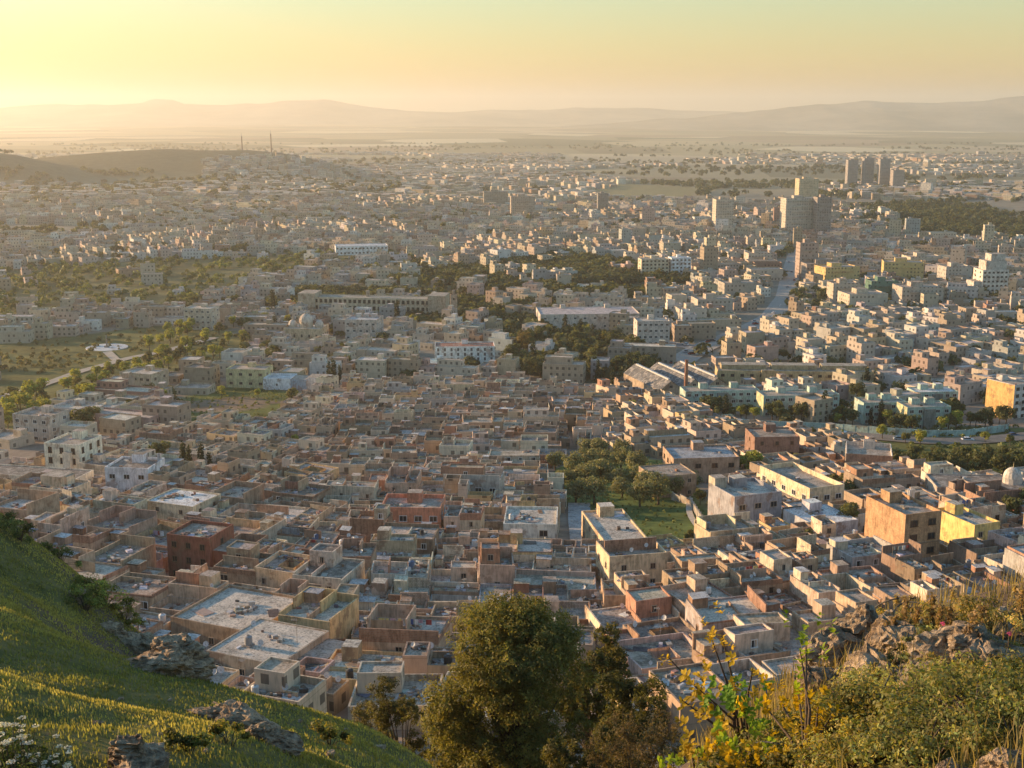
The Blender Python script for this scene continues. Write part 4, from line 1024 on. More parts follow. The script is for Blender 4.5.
CITYCOL = [((0.50, 0.42, 0.32), 'beige', 6), ((0.52, 0.45, 0.35), 'cream', 4), ((0.60, 0.56, 0.50), 'white', 3), ((0.38, 0.30, 0.22), 'tan', 7), ((0.45, 0.35, 0.29), 'pinkish', 3), ((0.34, 0.22, 0.16), 'brick', 1), ((0.38, 0.36, 0.34), 'grey', 2), ((0.52, 0.43, 0.29), 'sandy', 1)]
CPOP = [c for c in CITYCOL for _ in range(c[2])]
def blocked(px, py):
    return any(bool(in_poly(np.array([px]), np.array([py]), q)[0]) for q in (PARK, ORCHARD, MEADOW_A, GROVE, GREEN_C, FIELD_F))

cands = []
def neighbourhood_angle(x, y): return R(28) * (2 * vnoise(np.array([x / 190.0 + 40]), np.array([y / 230.0]))[0] * 1.6)

Y = 440.0
while Y < 5600:
    stepy = 13.5 * (1 + max(0, Y - 900) / 3600); row_shift = rnd.uniform(0, 15)
    half = Y * 0.43 + 20; X = -half + row_shift
    while X < half:
        stepx = rnd.uniform(10, 17) * (1 + max(0, Y - 900) / 4200)
        x = X + rnd.uniform(-1.5, 1.5); y = Y + rnd.uniform(-2.5, 2.5) * (1 + Y / 1500); X += stepx
        z = t1(x, y); px, py, ppm = proj(x, y, z)
        if y < 760 and py > np.interp(px, [p[0] for p in TOWN_TOP], [p[1] for p in TOWN_TOP]) - 3: continue
        if not -15 < px < 1040: continue
        if blocked(px, py) and not ((rnd.random() < .07 and in_poly(np.array([px]), np.array([py]), ORCHARD)[0]) or (rnd.random() < .4 and in_poly(np.array([px]), np.array([py]), FIELD_F)[0])): continue
        wd = in_poly(np.array([px]), np.array([py]), WOODS)[0] or in_poly(np.array([px]), np.array([py]), WOODS_R)[0] or in_poly(np.array([px]), np.array([py]), NEAR_SIDE)[0]
        if rnd.random() < ((0.5 if y > 1500 else 0.82) if wd else 0.19): continue
        dens = vnoise(np.array([x / 420 + 9]), np.array([y / 520]))[0] + 0.5
        if y > 1500 and dens < 0.30 + 0.18 * (y - 1500) / 3000: continue
        if y > 2400 and dens < 0.43 and rnd.random() < 0.7: continue
        if on_road(x, y, 7): continue
        if hit(x, y, 7): continue
        if y > 2200 and px < 345 and z - np.interp(y, PY, PZ) > 12: continue
        if y > 2500 and px < 150 and rnd.random() < .55: continue
        cands.append((x, y, z, px, py, ppm, stepx, stepy))
    Y += stepy * (1.0 if rnd.random() > 0.3 else 1.45)

def city_house(x, y, ang, w_, d_, H, c, rc):
    parts = []
    if y > 2300: g = Geo(); g.box(-w_ / 2, w_ / 2, -d_ / 2, d_ / 2, -5, H, c, 'facade', rc, 'roof', u0=rnd.random() * 60); return [('wall', g)]
    g = Geo(); g.shell(-w_ / 2, w_ / 2, -d_ / 2, d_ / 2, -4, H, rnd.choice([.4, .7, 1.0]), c, 'facade', .25, rnd.random() * 60); parts.append(('wall', g))
    g = Geo(); g.flat(-w_ / 2 + .25, w_ / 2 - .25, -d_ / 2 + .25, d_ / 2 - .25, H, rc); parts.append(('roof', g))
    q = rnd.random()
    if q < .5:
        a = rnd.uniform(-w_ / 2 + .6, w_ / 2 - 4); g = Geo(); g.box(a, a + rnd.uniform(2.5, 3.4), d_ / 2 - 4, d_ / 2 - .6, H, H + 2.4, jit(c, .12), 'plaster', jit(rc, .2), 'roof'); parts.append(('stair_hut', g))
    elif q < .8:
        k = rnd.uniform(.4, .7); g = Geo(); g.shell(-w_ / 2 + .4, -w_ / 2 + .4 + w_ * k, -d_ * .1, d_ / 2 - .4, H, H + 2.9, .4, jit(c, .1), 'facade', .2, rnd.random() * 60); g.flat(-w_ / 2 + .6, -w_ / 2 + .2 + w_ * k, -d_ * .1 + .2, d_ / 2 - .6, H + 2.9, jit(rc, .2)); parts.append(('upper_storey', g))
    return parts

far = Geo(); cands.sort(key=lambda c: -c[5] if 5 < c[3] < 1019 else 0)
N_CITY = 230; nb = 0
for i, (x, y, z, px, py, ppm, sx_, sy_) in enumerate(cands):
    c, cn, _ = rnd.choice(CPOP); rc = rnd.choice([ROOFS['grey'], ROOFS['pale'], ROOFS['brown'], ROOFS['pale'], (0.5, 0.47, 0.43)])
    big = vnoise(np.array([x / 160 + 3]), np.array([y / 190]))[0] > 0.12
    st = rnd.choice([1, 1, 2, 2, 3]) if not big else rnd.choice([1, 2, 2, 3, 3, 4])
    if y < 640: st = rnd.choice([1, 1, 2, 2, 3])
    if px > 560 and y > 900 and rnd.random() < .012: st += rnd.choice([3, 5, 6])
    w_ = sx_ * rnd.uniform(.55, 1.0); d_ = min(sy_ * rnd.uniform(.5, .92), w_ * 1.6); H = st * 3.0
    if rnd.random() < .13: w_ *= rnd.uniform(1.6, 2.4); H = min(H, 9)
    ang = neighbourhood_angle(x, y) + R(rnd.choice([0, 0, 0, 6, -5]))
    for u_ in range(int(-w_ / 2), int(w_ / 2) + 1, 3):
        for v_ in range(int(-d_ / 2), int(d_ / 2) + 1, 3): CELLS.add((int((x + u_) // 4), int((y + v_) // 4)))
    parts = city_house(x, y, ang, w_, d_, H, jit(c, .12), jit(rc, .15))
    if i < N_CITY and 2 < px < 1022:
        e = empty('apartment_building', (x, y, z), ang)
        for nm, g in parts: g.obj(nm, e)
        top = parts[-1][0]
        say = {'roof': 'flat roof', 'stair_hut': 'stair hut', 'upper_storey': 'set-back top floor'}[top]
        pend(e, f'{cn} {FLOOR[min(st, 6)]} building with {say}', 'building', 'building', 'buildings of the newer city', (x, y, z + H)); nb += 1
    else:
        for nm, g in parts: far.merge(g, x, y, z, ang)
# houses on the far hill
for k in range(420):
    px = rnd.uniform(205, 350); py = rnd.uniform(157, 186)
    if py < np.interp(px, [205, 250, 300, 330, 350], [160, 155, 158, 166, 172]) or rnd.random() < .25: continue
    x, y, z = at(px, py)
    if y < 2300 or y > 4300: continue
    c, cn, _ = rnd.choice(CPOP)
    for nm, g in city_house(x, y, 0, rnd.uniform(10, 20), 11, rnd.choice([6, 8, 10, 12]), jit(c, .1), ROOFS['pale']): far.merge(g, x, y, z, R(rnd.uniform(-20, 20)))
tag(far.obj('distant_city'), 'hazy city of pale flat-roofed buildings spread over the plain', 'city', kind='stuff')
print('city things', nb, 'of', len(cands))

# lattice masts on the far hill
for px, H, lab in ((243, 34, 'shorter thin lattice radio mast on the far hill'), (272, 48, 'taller thin lattice radio mast on the far hill')):
    x = (px - 512) / F * 3350 * 0.985; y = 3340; z = t1(x, y); e = empty('radio_mast', (x, y, z)); tag(e, lab, 'mast', 'radio masts on the far hill')
    g = Geo(); g.cyl(0, 0, -2, 2, 3, 3, (0.3, 0.3, 0.3), 'plaster', 6); g.obj('base', e)
    g = Geo()
    for a in range(3):
        c_, s_ = math.cos(a * 2.094), math.sin(a * 2.094); g.cyl(c_ * 1.0, s_ * 1.0, 2, H, .8, .6, (0.14, 0.09, 0.08), 'paint', 4)
    for k in range(int(H / 3)): g.box(-1, 1, -1, 1, 3 + k * 3, 3.3 + k * 3, (0.3, 0.12, 0.1), 'paint')
    g.obj('lattice_shaft', e); g = Geo(); g.cyl(0, 0, H, H + 9, .6, .3, (0.3, 0.3, 0.3), 'paint', 5); g.obj('antenna', e)

# turquoise boundary fence along the dirt road
def wall_line(name, pts, h_, t_, col, label, cat, m='plaster', group=None):
    P3 = [at(*p) for p in pts]; e = empty(name, P3[0]); tag(e, label, cat, group); ox, oy, oz = P3[0]; g = Geo(); gp = Geo()
    for i in range(len(P3) - 1):
        L = math.dist(P3[i][:2], P3[i + 1][:2]); n = max(1, int(L / 4)); a = math.atan2(P3[i + 1][1] - P3[i][1], P3[i + 1][0] - P3[i][0])
        for k in range(n):
            t = (k + .5) / n; x = P3[i][0] * (1 - t) + P3[i + 1][0] * t; y = P3[i][1] * (1 - t) + P3[i + 1][1] * t; z = t1(x, y)
            b = Geo(); b.box(-L / n / 2 + .14, L / n / 2 - .14, -t_ / 2, t_ / 2, -1.5, h_, col, m); g.merge(b, x - ox, y - oy, z - oz, a)
            b = Geo(); b.box(L / n / 2 - .13, L / n / 2 + .13, -t_ / 2 - .08, t_ / 2 + .08, -1.5, h_ + .15, col, m); gp.merge(b, x - ox, y - oy, z - oz, a)
    g.obj('panel', e); q = gp.obj('post', e); q['kind'] = 'stuff'
    return e
wall_line('boundary_wall', [(728, 425), (780, 428), (830, 430), (880, 434), (925, 437), (965, 437), (1008, 431)], 2.6, .25, (0.42, 0.52, 0.47), 'long pale turquoise boundary wall above the dirt road', 'wall')
wall_line('garden_wall', [(714, 545), (690, 505), (672, 500)], 1.8, .3, (0.40, 0.36, 0.30), 'low pale wall beside the footpath of the green meadow', 'wall')
wall_line('field_wall', [(178, 404), (140, 418), (120, 432)], 1.8, .3, (0.34, 0.27, 0.20), 'brown rubble wall at the left edge of the green field', 'wall')
# paved steep alley
x, y, z = at(580, 530)
g = Geo(); n = 0
al = [[at(568, 504), at(590, 504)], [at(568, 522), at(591, 522)], [at(570, 540), at(593, 540)], [at(573, 556), at(595, 556)]]
for i in range(3):
    p = [al[i + 1][0], al[i + 1][1], al[i][1], al[i][0]]; g.face([(a, b, c + .35) for a, b, c in p], (0.36, 0.35, 0.34), 'roof')
tag(g.obj('paved_alley'), kind='structure')

# ---- cars
def car_meshes():
    b = Geo(); k = (1, 1, 1)
    def prof(g, pts, w0, c, m):
        L = len(pts)
        for sg in (-1, 1):
            P = [(p[0], sg * w0, p[1]) for p in pts]; g.face(P if sg < 0 else P[::-1], c, m)
        for i in range(L):
            p, q = pts[i], pts[(i + 1) % L]; g.face([(p[0], w0, p[1]), (p[0], -w0, p[1]), (q[0], -w0, q[1]), (q[0], w0, q[1])][::-1], c, m)
    return prof
prof = car_meshes()
CARC = [((0.75, 0.75, 0.75), 'white'), ((0.06, 0.06, 0.07), 'black'), ((0.4, 0.41, 0.42), 'silver'), ((0.35, 0.04, 0.03), 'red'), ((0.05, 0.09, 0.2), 'blue')]
def car(c, cn, loc, rz):
    e = empty('car', loc, rz)
    g = Geo(); prof(g, [(-2.1, .35), (2.1, .35), (2.15, .7), (1.2, .88), (-1.9, .92), (-2.12, .8)], .84, c, 'paint'); g.obj('body', e)
    g = Geo(); prof(g, [(1.1, .9), (.5, 1.4), (-1.2, 1.42), (-1.75, .92)], .74, (.03, .03, .04), 'pane'); g.obj('cabin_glass', e)
    g = Geo(); prof(g, [(.5, 1.405), (.4, 1.46), (-1.1, 1.48), (-1.2, 1.425)], .72, c, 'paint'); g.obj('roof', e)
    for sx in (-1.3, 1.3):
        for sy in (-.8, .8):
            w_ = shared('wheel', wheel); link('wheel', w_, e, (sx, sy, .32))
    return e
def wheel():
    g = Geo(); n = 12
    for i in range(n):
        a, b = 2 * math.pi * i / n, 2 * math.pi * (i + 1) / n
        g.face([(math.cos(a) * .32, -.1, math.sin(a) * .32), (math.cos(b) * .32, -.1, math.sin(b) * .32), (math.cos(b) * .32, .1, math.sin(b) * .32), (math.cos(a) * .32, .1, math.sin(a) * .32)], (.03, .03, .03), 'paint')
    for s_ in (-.1, .1): g.face([(math.cos(2 * math.pi * i / n) * .32, s_, math.sin(2 * math.pi * i / n) * .32) for i in (range(n) if s_ < 0 else range(n)[::-1])], (.06, .06, .06), 'paint')
    return g.mesh('wheel')
seen = {}
for k in range(34):
    A, hw = ROADPTS[rnd.choice([0, 0, 0, 1, 5, 6, 7])]; i = rnd.randrange(2, len(A) - 2); d = A[i + 1] - A[i - 1]; d = d / np.linalg.norm(d); o = rnd.choice([-1, 1]) * (hw - 3.9)
    x, y = A[i][0] - d[1] * o, A[i][1] + d[0] * o; z = t1(x, y); c, cn = CARC[rnd.choice([0, 0, 0, 1, 2, 2, 3, 4])]
    if not 5 < proj(x, y, z)[0] < 1019: continue
    pend(car(c, cn, (x, y, z + .4), math.atan2(d[1], d[0])), f'small {cn} parked car', 'car', 'car', 'cars on the roads', (x, y, z))
for (px, py, dx, dy, where) in [(741, 333, 1, .4, 'avenue'), (722, 340, 1, .4, 'avenue'), (708, 346, 1, .45, 'avenue'), (690, 355, 1, .5, 'avenue'), (757, 325, 1, .5, 'avenue'), (774, 314, .6, 1, 'avenue'), (786, 300, .2, 1, 'avenue'), (789, 288, .1, 1, 'avenue'), (676, 364, 1, .7, 'avenue'), (792, 273, .1, 1, 'avenue'), (715, 342, 1, .4, 'avenue'),
                                (838, 435, 1, -.05, 'dirt road'), (903, 441, 1, -.1, 'dirt road'), (972, 442, 1, 0, 'dirt road')]:
    x, y, z = at(px, py); c, cn = CARC[len(seen) % 5 if rnd.random() < .5 else rnd.randrange(5)]
    e = car(c, cn, (x + rnd.uniform(-2, 2), y, z + .36), math.atan2(dy, dx)); seen[len(seen)] = 1
    pend(e, f'small {cn} car on the {where}', 'car', 'car', 'cars on the roads', (x, y, z))

# ================================================================== TREES
def unit(n, rs):
    v = rs.normal(size=(n, 3)); return v / np.linalg.norm(v, axis=1)[:, None]

def leaf_quads(C, N, size, rs, aspect=0.6, up=0.35):
    """one folded leaf-shaped face (4 points) per centre, facing roughly along N"""
    n = len(C); nn = N + rs.normal(size=(n, 3)) * 0.55; nn[:, 2] += up; nn /= np.linalg.norm(nn, axis=1)[:, None]
    t = np.cross(nn, unit(n, rs)); t /= np.linalg.norm(t, axis=1)[:, None] + 1e-9; b = np.cross(nn, t)
    s = (size * (0.6 + 0.8 * rs.rand(n)))[:, None] if np.ndim(size) == 0 else (size * (0.6 + 0.8 * rs.rand(n)))[:, None]
    P = np.stack([C - t * s, C - b * s * aspect + nn * s * .15, C + t * s, C + b * s * aspect + nn * s * .15], 1)
    return P.reshape(-1, 3)

def lobes(kind, h, r, rs, k):
    L = []
    for i in range(k):
        if kind == 'cypress':
            z = h * (0.06 + 0.94 * (i + .5) / k); rr = r * (0.35 + 0.65 * math.sin(math.pi * min(1, (1 - z / h) * 1.25 + .08) / 2)) * rs.uniform(.8, 1.1); a = rs.uniform(0, 6.28)
            L.append((math.cos(a) * r * .15, math.sin(a) * r * .15, z, rr, rr, h / k * .9))
        else:
            a = rs.uniform(0, 6.28); q = math.sqrt(rs.uniform(0, 1)) * r * .72; zz = rs.uniform(.42, .9) if kind != 'low' else rs.uniform(.15, .8)
            q *= math.sqrt(max(.1, 1 - ((zz - .55) / .5) ** 2)); rr = r * rs.uniform(.26, .48)
            L.append((math.cos(a) * q, math.sin(a) * q, h * zz, rr, rr, rr * rs.uniform(.65, .95)))
    return L

def crown_mesh(name, kind, h, r, col, n, size, seed, k=12, mat='leaf', var=.3):
    rs = np.random.RandomState(seed); L = lobes(kind, h, r, rs, k); C = []; N = []; K = []
    wts = np.array([l[3] ** 2 for l in L]); wts = wts / wts.sum()
    for l, w_ in zip(L, wts):
        m = max(4, int(n * w_)); u = unit(m, rs); rad = (0.55 + 0.5 * rs.rand(m) ** .5)[:, None]
        C.append(np.array(l[:3]) + u * rad * np.array(l[3:])); N.append(u); K.append(np.full(m, rs.uniform(1 - var, 1 + var)))
    C = np.concatenate(C); N = np.concatenate(N); K = np.concatenate(K) * (0.8 + 0.4 * rs.rand(len(C)))
    C[:, 2] = np.maximum(C[:, 2], h * .06)
    V = leaf_quads(C, N, size, rs)
    cc = np.array(col)[None] * K[:, None]; cc[:, 0] *= 1 + .25 * (rs.rand(len(C)) - .4)
    return np_mesh(name, V, np.arange(len(V)).reshape(-1, 4), np.repeat(cc, 4, 0), mat)

def limb_mesh(name, segs, n=7):
    """tapered limbs: list of (p0, p1, r0, r1)"""
    V = []; Q = []
    for p0, p1, r0, r1 in segs:
        p0, p1 = np.array(p0, float), np.array(p1, float); d = p1 - p0; d /= np.linalg.norm(d) + 1e-9
        a = np.cross(d, [0.3, 0.9, 0.2]); a /= np.linalg.norm(a); b = np.cross(d, a); k = len(V)
        for p, r in ((p0, r0), (p1, r1)):
            for i in range(n):
                t = 2 * math.pi * i / n; V.append(p + a * math.cos(t) * r + b * math.sin(t) * r)
        for i in range(n): Q.append((k + i, k + (i + 1) % n, k + n + (i + 1) % n, k + n + i))
    return np_mesh(name, np.array(V), np.array(Q), np.full((len(V), 3), .12), 'bark', True)

def trunk_mesh(h, r, seed, lim=5):
    rs = random.Random(seed); segs = []; p = (0, 0, -.8); q = (rs.uniform(-.15, .15) * h * .3, rs.uniform(-.1, .1) * h * .3, h * .42)
    segs.append((p, q, r, r * .72))
    for i in range(lim):
        a = i * 6.28 / lim + rs.uniform(-.4, .4); m = (q[0] + math.cos(a) * h * .16, q[1] + math.sin(a) * h * .16, h * rs.uniform(.56, .66)); e = (m[0] + math.cos(a) * h * .1, m[1] + math.sin(a) * h * .1, h * rs.uniform(.72, .86))
        segs.append((q, m, r * .6, r * .35)); segs.append((m, e, r * .35, r * .1))
    return limb_mesh('trunk', segs)

KINDS = {  # kind: (name, h, r, colour, quads, leaf size, lobes, trunk radius, form)
    'olive': ('olive_tree', 6.2, 3.5, (0.21, 0.21, 0.105), 1700, .28, 18, .32, 'round'),
    'bright': ('broadleaf_tree', 9.0, 3.6, (0.31, 0.32, 0.07), 900, .48, 14, .3, 'round'),
    'dark': ('broadleaf_tree', 9.0, 4.2, (0.10, 0.11, 0.042), 900, .5, 14, .32, 'round'),
    'mid': ('broadleaf_tree', 8.0, 3.6, (0.16, 0.16, 0.058), 900, .46, 13, .3, 'round'),
    'gold': ('broadleaf_tree', 15.0, 6.5, (0.16, 0.12, 0.04), 1500, .6, 20, .4, 'round'),
    'cypress': ('cypress_tree', 12.0, 1.7, (0.032, 0.042, 0.02), 700, .42, 11, .25, 'cypress'),
    'bush': ('bush', 3.0, 2.0, (0.10, 0.105, 0.04), 500, .26, 9, .12, 'low')}
PROTO = {}
def tree(kind, x, y, s=1.0, lab=None, grp=None, desc=None, variant=None):
    v = rnd.randrange(3) if variant is None else variant; key = (kind, v); z = t1(x, y); rz = rnd.uniform(0, 6.28); sc = (s, s, s * rnd.uniform(.9, 1.12))
    nm, h, r, col, n, sz, k, tr, form = KINDS[kind]
    if key not in PROTO:
        e = empty(nm, (x, y, z), rz, sc); link('trunk', trunk_mesh(h, tr, v + len(kind)) if form != 'cypress' else limb_mesh('trunk', [((0, 0, -.8), (0, 0, h * .8), tr, tr * .3)]), e)
        link('crown', crown_mesh('crown', form, h, r, col, n, sz, v * 7 + len(kind), k), e); PROTO[key] = e
    else: e = copy_tree(PROTO[key], (x, y, z), rz, sc)
    for p in ('label', 'group', 'category'):
        if p in e: del e[p]
    if lab: tag(e, lab, 'bush' if kind == 'bush' else 'tree', grp)
    else: pend(e, desc, 'tree', 'bush' if kind == 'bush' else 'tree', grp or 'trees among the houses', (x, y, z + h * s))
    TREES.append((x, y, r * s)); return e
TREES = []

D3 = {'bright': 'bright yellow-green tree', 'mid': 'green round tree', 'dark': 'dark green tree', 'cypress': 'dark pointed cypress'}
LANDMARKS += [(640, 520, 'olive meadow'), (235, 410, 'green field'), (560, 350, 'dark wood'), (60, 395, 'park road'), (930, 438, 'dirt road bend')]
# olive grove beside the meadow
for px, py, s in [(572, 476, 1), (589, 470, 1.1), (604, 468, 1.0), (621, 472, 1.15), (637, 476, 1.05), (563, 488, .9), (582, 489, 1.15), (600, 487, 1.2), (617, 489, 1.1), (640, 490, 1), (655, 484, 1), (668, 488, 1), (576, 503, 1), (594, 505, 1.1), (640, 507, 1.0), (658, 505, 1.05), (672, 497, .9), (688, 476, .9), (676, 467, .9), (648, 497, 1.0), (660, 497, 1.1), (690, 492, .9), (622, 498, .9), (555, 470, .9), (600, 459, 1), (622, 458, 1), (585, 458, .9)]:
    x, y, z = at(px, py); tree('olive', x, y, s, None, 'olive trees of the grove', 'grey-green olive tree')
# dark belt on the right
for px, py, s in [(868, 468, .8), (880, 474, .9), (893, 470, .9), (905, 477, 1), (918, 474, 1.0), (930, 480, 1.1), (943, 474, 1.1), (955, 480, 1.1), (966, 473, 1.1), (978, 480, 1.15), (990, 472, 1.1), (1002, 479, 1.1), (1014, 473, 1.1), (1022, 480, 1), (936, 466, .9), (960, 465, .9), (984, 464, .9), (1008, 464, .9), (915, 463, .8)]:
    x, y, z = at(px, py); tree('dark', x, y, s * .8, None, 'dark trees of the green bank', 'dark green round tree')
for px, py, s, k in [(845, 533, .95, 'mid'), (738, 478, .8, 'bright'), (752, 480, .9, 'bright'), (765, 477, .7, 'mid'), (796, 474, .8, 'mid'), (838, 497, .8, 'mid'), (851, 503, .7, 'mid'), (700, 505, .5, 'mid'), (715, 532, .45, 'mid'), (690, 545, .4, 'mid'), (725, 540, .4, 'bright'), (748, 536, .4, 'mid'), (960, 503, .6, 'dark'), (1010, 528, .8, 'dark'), (1020, 522, .8, 'dark'), (980, 505, .5, 'mid'), (805, 552, .5, 'dark'), (882, 440, .6, 'bright'), (920, 446, .7, 'bright'), (905, 444, .5, 'mid'), (840, 440, .4, 'bright'), (812, 436, .4, 'mid'), (985, 443, .5, 'bright'), (1010, 446, .5, 'mid'),
                     (160, 468, .9, 'dark'), (82, 436, 1.0, 'dark'), (74, 428, .8, 'dark'), (92, 430, .9, 'dark'), (162, 404, .8, 'bright'), (150, 398, .7, 'dark'), (292, 403, .8, 'mid'), (168, 414, .5, 'bright'), (222, 398, .6, 'bright'), (258, 398, .5, 'bright'), (296, 448, .5, 'bright'), (335, 438, .5, 'bright'), (455, 424, .5, 'bright'), (112, 452, .5, 'mid'), (338, 500, .4, 'bright'), (200, 590, .35, 'bright'), (410, 402, .5, 'mid'), (620, 400, .6, 'mid'), (650, 404, .6, 'bright'), (632, 412, .6, 'bright'), (660, 386, .8, 'dark'), (640, 382, .8, 'dark'), (668, 392, .7, 'dark')]:
    x, y, z = at(px, py); tree(k, x, y, s, None, None, {'mid': 'green round tree', 'bright': 'bright yellow-green tree', 'dark': 'dark green tree'}[k])
for px, py, s in [(152, 478, .7), (184, 474, .8), (190, 476, .7), (202, 474, .8), (210, 474, .6), (329, 385, .9), (334, 386, 1), (340, 384, .8), (372, 372, .9), (378, 372, .8), (385, 371, .8), (612, 394, .9), (618, 394, .8), (476, 362, .9), (498, 400, .7), (860, 392, .8), (866, 392, .9)] + [(rnd.uniform(235, 470), rnd.uniform(308, 336), rnd.uniform(.9, 1.3)) for _ in range(26)]:
    x, y, z = at(px, py)
    if not clash(x, y, 1.5): tree('cypress', x, y, s, None, 'cypresses', 'dark pointed cypress')
tree('gold', *at(523, 357)[:2], 1.0, 'large golden-brown round tree rising above the dark wood')
def scatter_trees(poly, n, kinds, srange, desc, grp, sep=4.5):
    k = 0; tries = 0; xs = [p[0] for p in poly]; ys = [p[1] for p in poly]
    while k < n and tries < n * 12:
        tries += 1; px, py = rnd.uniform(max(0, min(xs)), min(1024, max(xs))), rnd.uniform(min(ys), max(ys))
        if not in_poly(np.array([px]), np.array([py]), poly)[0]: continue
        x, y, z = at(px, py)
        if clash(x, y, 2) or on_road(x, y, 0) or math.hypot(px - 107, (py - 347) * 2.5) < 26: continue
        A = np.array(TREES)
        if np.any((A[:, 0] - x) ** 2 + (A[:, 1] - y) ** 2 < sep ** 2): continue
        kd = rnd.choice(kinds); tree(kd, x, y, rnd.uniform(*srange), None, grp, desc[kd]); k += 1
scatter_trees([(-5, 402), (60, 392), (130, 366), (165, 366), (160, 384), (100, 404), (40, 420), (-5, 440)], 64, ['bright', 'bright', 'bright', 'mid'], (.6, 1.0), D3, 'trees of the park')
scatter_trees([(140, 352), (170, 332), (262, 318), (320, 326), (262, 340), (225, 362), (170, 375)], 44, ['bright', 'bright', 'mid'], (.7, 1.0), D3, 'trees of the park')
for px in range(690, 1008, 7):
    if rnd.random() < .82:
        x, y, z = at(px + rnd.uniform(-2, 2), float(np.interp(px, [690, 760, 840, 925, 1000], [414, 420, 424, 432, 424])) + rnd.uniform(-2, 2)); k = rnd.choice(['dark', 'dark', 'mid', 'cypress', 'bright']); tree(k, x, y, rnd.uniform(.5, .95), None, 'trees along the boundary wall', D3[k])
scatter_trees(NEAR_SIDE, 14, ['dark', 'dark', 'mid', 'cypress'], (.6, .95), D3, 'trees along the boundary wall')
scatter_trees([(500, 345), (560, 335), (640, 350), (662, 366), (630, 384), (560, 386), (505, 378)], 50, ['dark', 'dark', 'mid', 'cypress'], (.85, 1.3), D3, 'trees of the dark wood')
print('trees', len(TREES))

# ---- the trees nobody could count: orchards, woods and the scattered crowns of the city
def crown_clusters(name, pts, col, label, m=46, sz=.2):
    rs = np.random.RandomState(len(pts)); Vs = []; Cs = []
    for x, y, z, s in pts:
        u = unit(m, rs); u[:, 2] = np.abs(u[:, 2]) * .9 + .05; C = np.array([x, y, z + s * .35]) + u * np.array([s, s, s * 1.1]) * (.6 + .45 * rs.rand(m))[:, None]
        Vs.append(leaf_quads(C, u, s * (.34 if sz is None else sz * 1.8), rs, .7)); k = rs.uniform(.65, 1.35)
        Cs.append(np.repeat(np.array(col)[None] * (k * (.8 + .4 * rs.rand(m)))[:, None], 4, 0))
    V = np.concatenate(Vs); me = np_mesh(name, V, np.arange(len(V)).reshape(-1, 4), np.concatenate(Cs), 'leaf')
    tag(link(name, me), label, name.replace('_', ' '), kind='stuff')

def sample(poly, step, jitter, keep=1.0, smin=2.5, smax=4.0):
    """points on a ground grid inside a pixel polygon"""
    pts = []; c = [at(*p) for p in poly]; x0, x1 = min(p[0] for p in c), max(p[0] for p in c); y0, y1 = min(p[1] for p in c), max(p[1] for p in c)
    X, Y_ = np.meshgrid(np.arange(x0, x1, step), np.arange(y0, y1, step)); X = X.ravel() + nrs.uniform(-jitter, jitter, X.size); Y_ = Y_.ravel() + nrs.uniform(-jitter, jitter, Y_.size)
    Z = T(X, Y_); px, py, _ = proj(X, Y_, Z); ok = in_poly(px, py, poly) & (nrs.rand(X.size) < keep)
    ok &= (vnoise(X / 60, Y_ / 60) > -.28)
    for x, y, z in zip(X[ok], Y_[ok], Z[ok]):
        if clash(x, y, 1.5): continue
        if on_road(x, y, 0): continue
        pts.append((x, y, z, nrs.uniform(smin, smax)))
    return pts
orch = sample(ORCHARD, 12.5, 2.2, .75, 2.0, 4.2)
orch = [p for p in orch if math.hypot(*(np.array(proj(*p[:3])[:2]) - np.array([362, 250]))) > 24]
mg = sample(GROVE, 2.4, 1.1, .6, .25, .6) + sample(MEADOW_A, 3.2, 1.5, .5, .3, .8) + sample(GREEN_C, 4, 1.8, .6, .5, 1.4)
crown_clusters('meadow_weeds', mg, (0.14, 0.155, 0.05), 'tufts of weeds in the green meadows', 12, .3)
pk = sample(PARK, 8, 3, .45, .7, 1.9) + sample([(-10, 352), (95, 356), (62, 386), (-10, 408)], 5.5, 1.2, .55, .9, 1.8)
crown_clusters('park_shrubs', pk, (0.15, 0.14, 0.055), 'rows of low shrubs beside the park road')
crown_clusters('orchard_trees', orch, (0.15, 0.165, 0.055), 'rows of small dusty green orchard trees on the hazy left')
wd = sample(WOODS, 6.5, 3, .78, 2.8, 5.6) + sample(WOODS_R, 13, 5, .45, 3.5, 6) + sample([(790, 296), (830, 290), (840, 300), (800, 318), (770, 330)], 9, 3, .8, 3, 5) + sample([(300, 262), (640, 258), (640, 272), (300, 276)], 9, 4, .4, 3, 5.5) + sample([(690, 284), (760, 280), (760, 300), (700, 308)], 8, 3, .5, 2.6, 5) + sample([(815, 312), (935, 308), (940, 326), (820, 332)], 8, 3, .4, 2.6, 5) + sample([(240, 298), (420, 288), (300, 312)], 8, 3, .5, 3, 5) + sample([(930, 330), (1030, 330), (1030, 350), (940, 352)], 10, 4, .4, 3, 5)
crown_clusters('woods', wd, (0.10, 0.105, 0.042), 'dark green woods between the buildings of the city')
sc_ = []
for k in range(9500):
    y = math.sqrt(rnd.uniform(480 ** 2, 3000 ** 2)); x = rnd.uniform(-.42, .42) * y; z = t1(x, y); px, py, _ = proj(x, y, z)
    if y < 700 and py > np.interp(px, [p[0] for p in TOWN_TOP], [p[1] for p in TOWN_TOP]): continue
    if blocked(px, py) or on_road(x, y, -2) or clash(x, y, 1): continue
    if vnoise(np.array([x / 150]), np.array([y / 150 + 7]))[0] < -.12: continue
    sc_.append((x, y, z, rnd.uniform(2.4, 4.6) * (1 + y / 4000)))
crown_clusters('city_trees', sc_, (0.10, 0.105, 0.042), 'scattered dark tree crowns among the distant city blocks', 40)
far_t = []
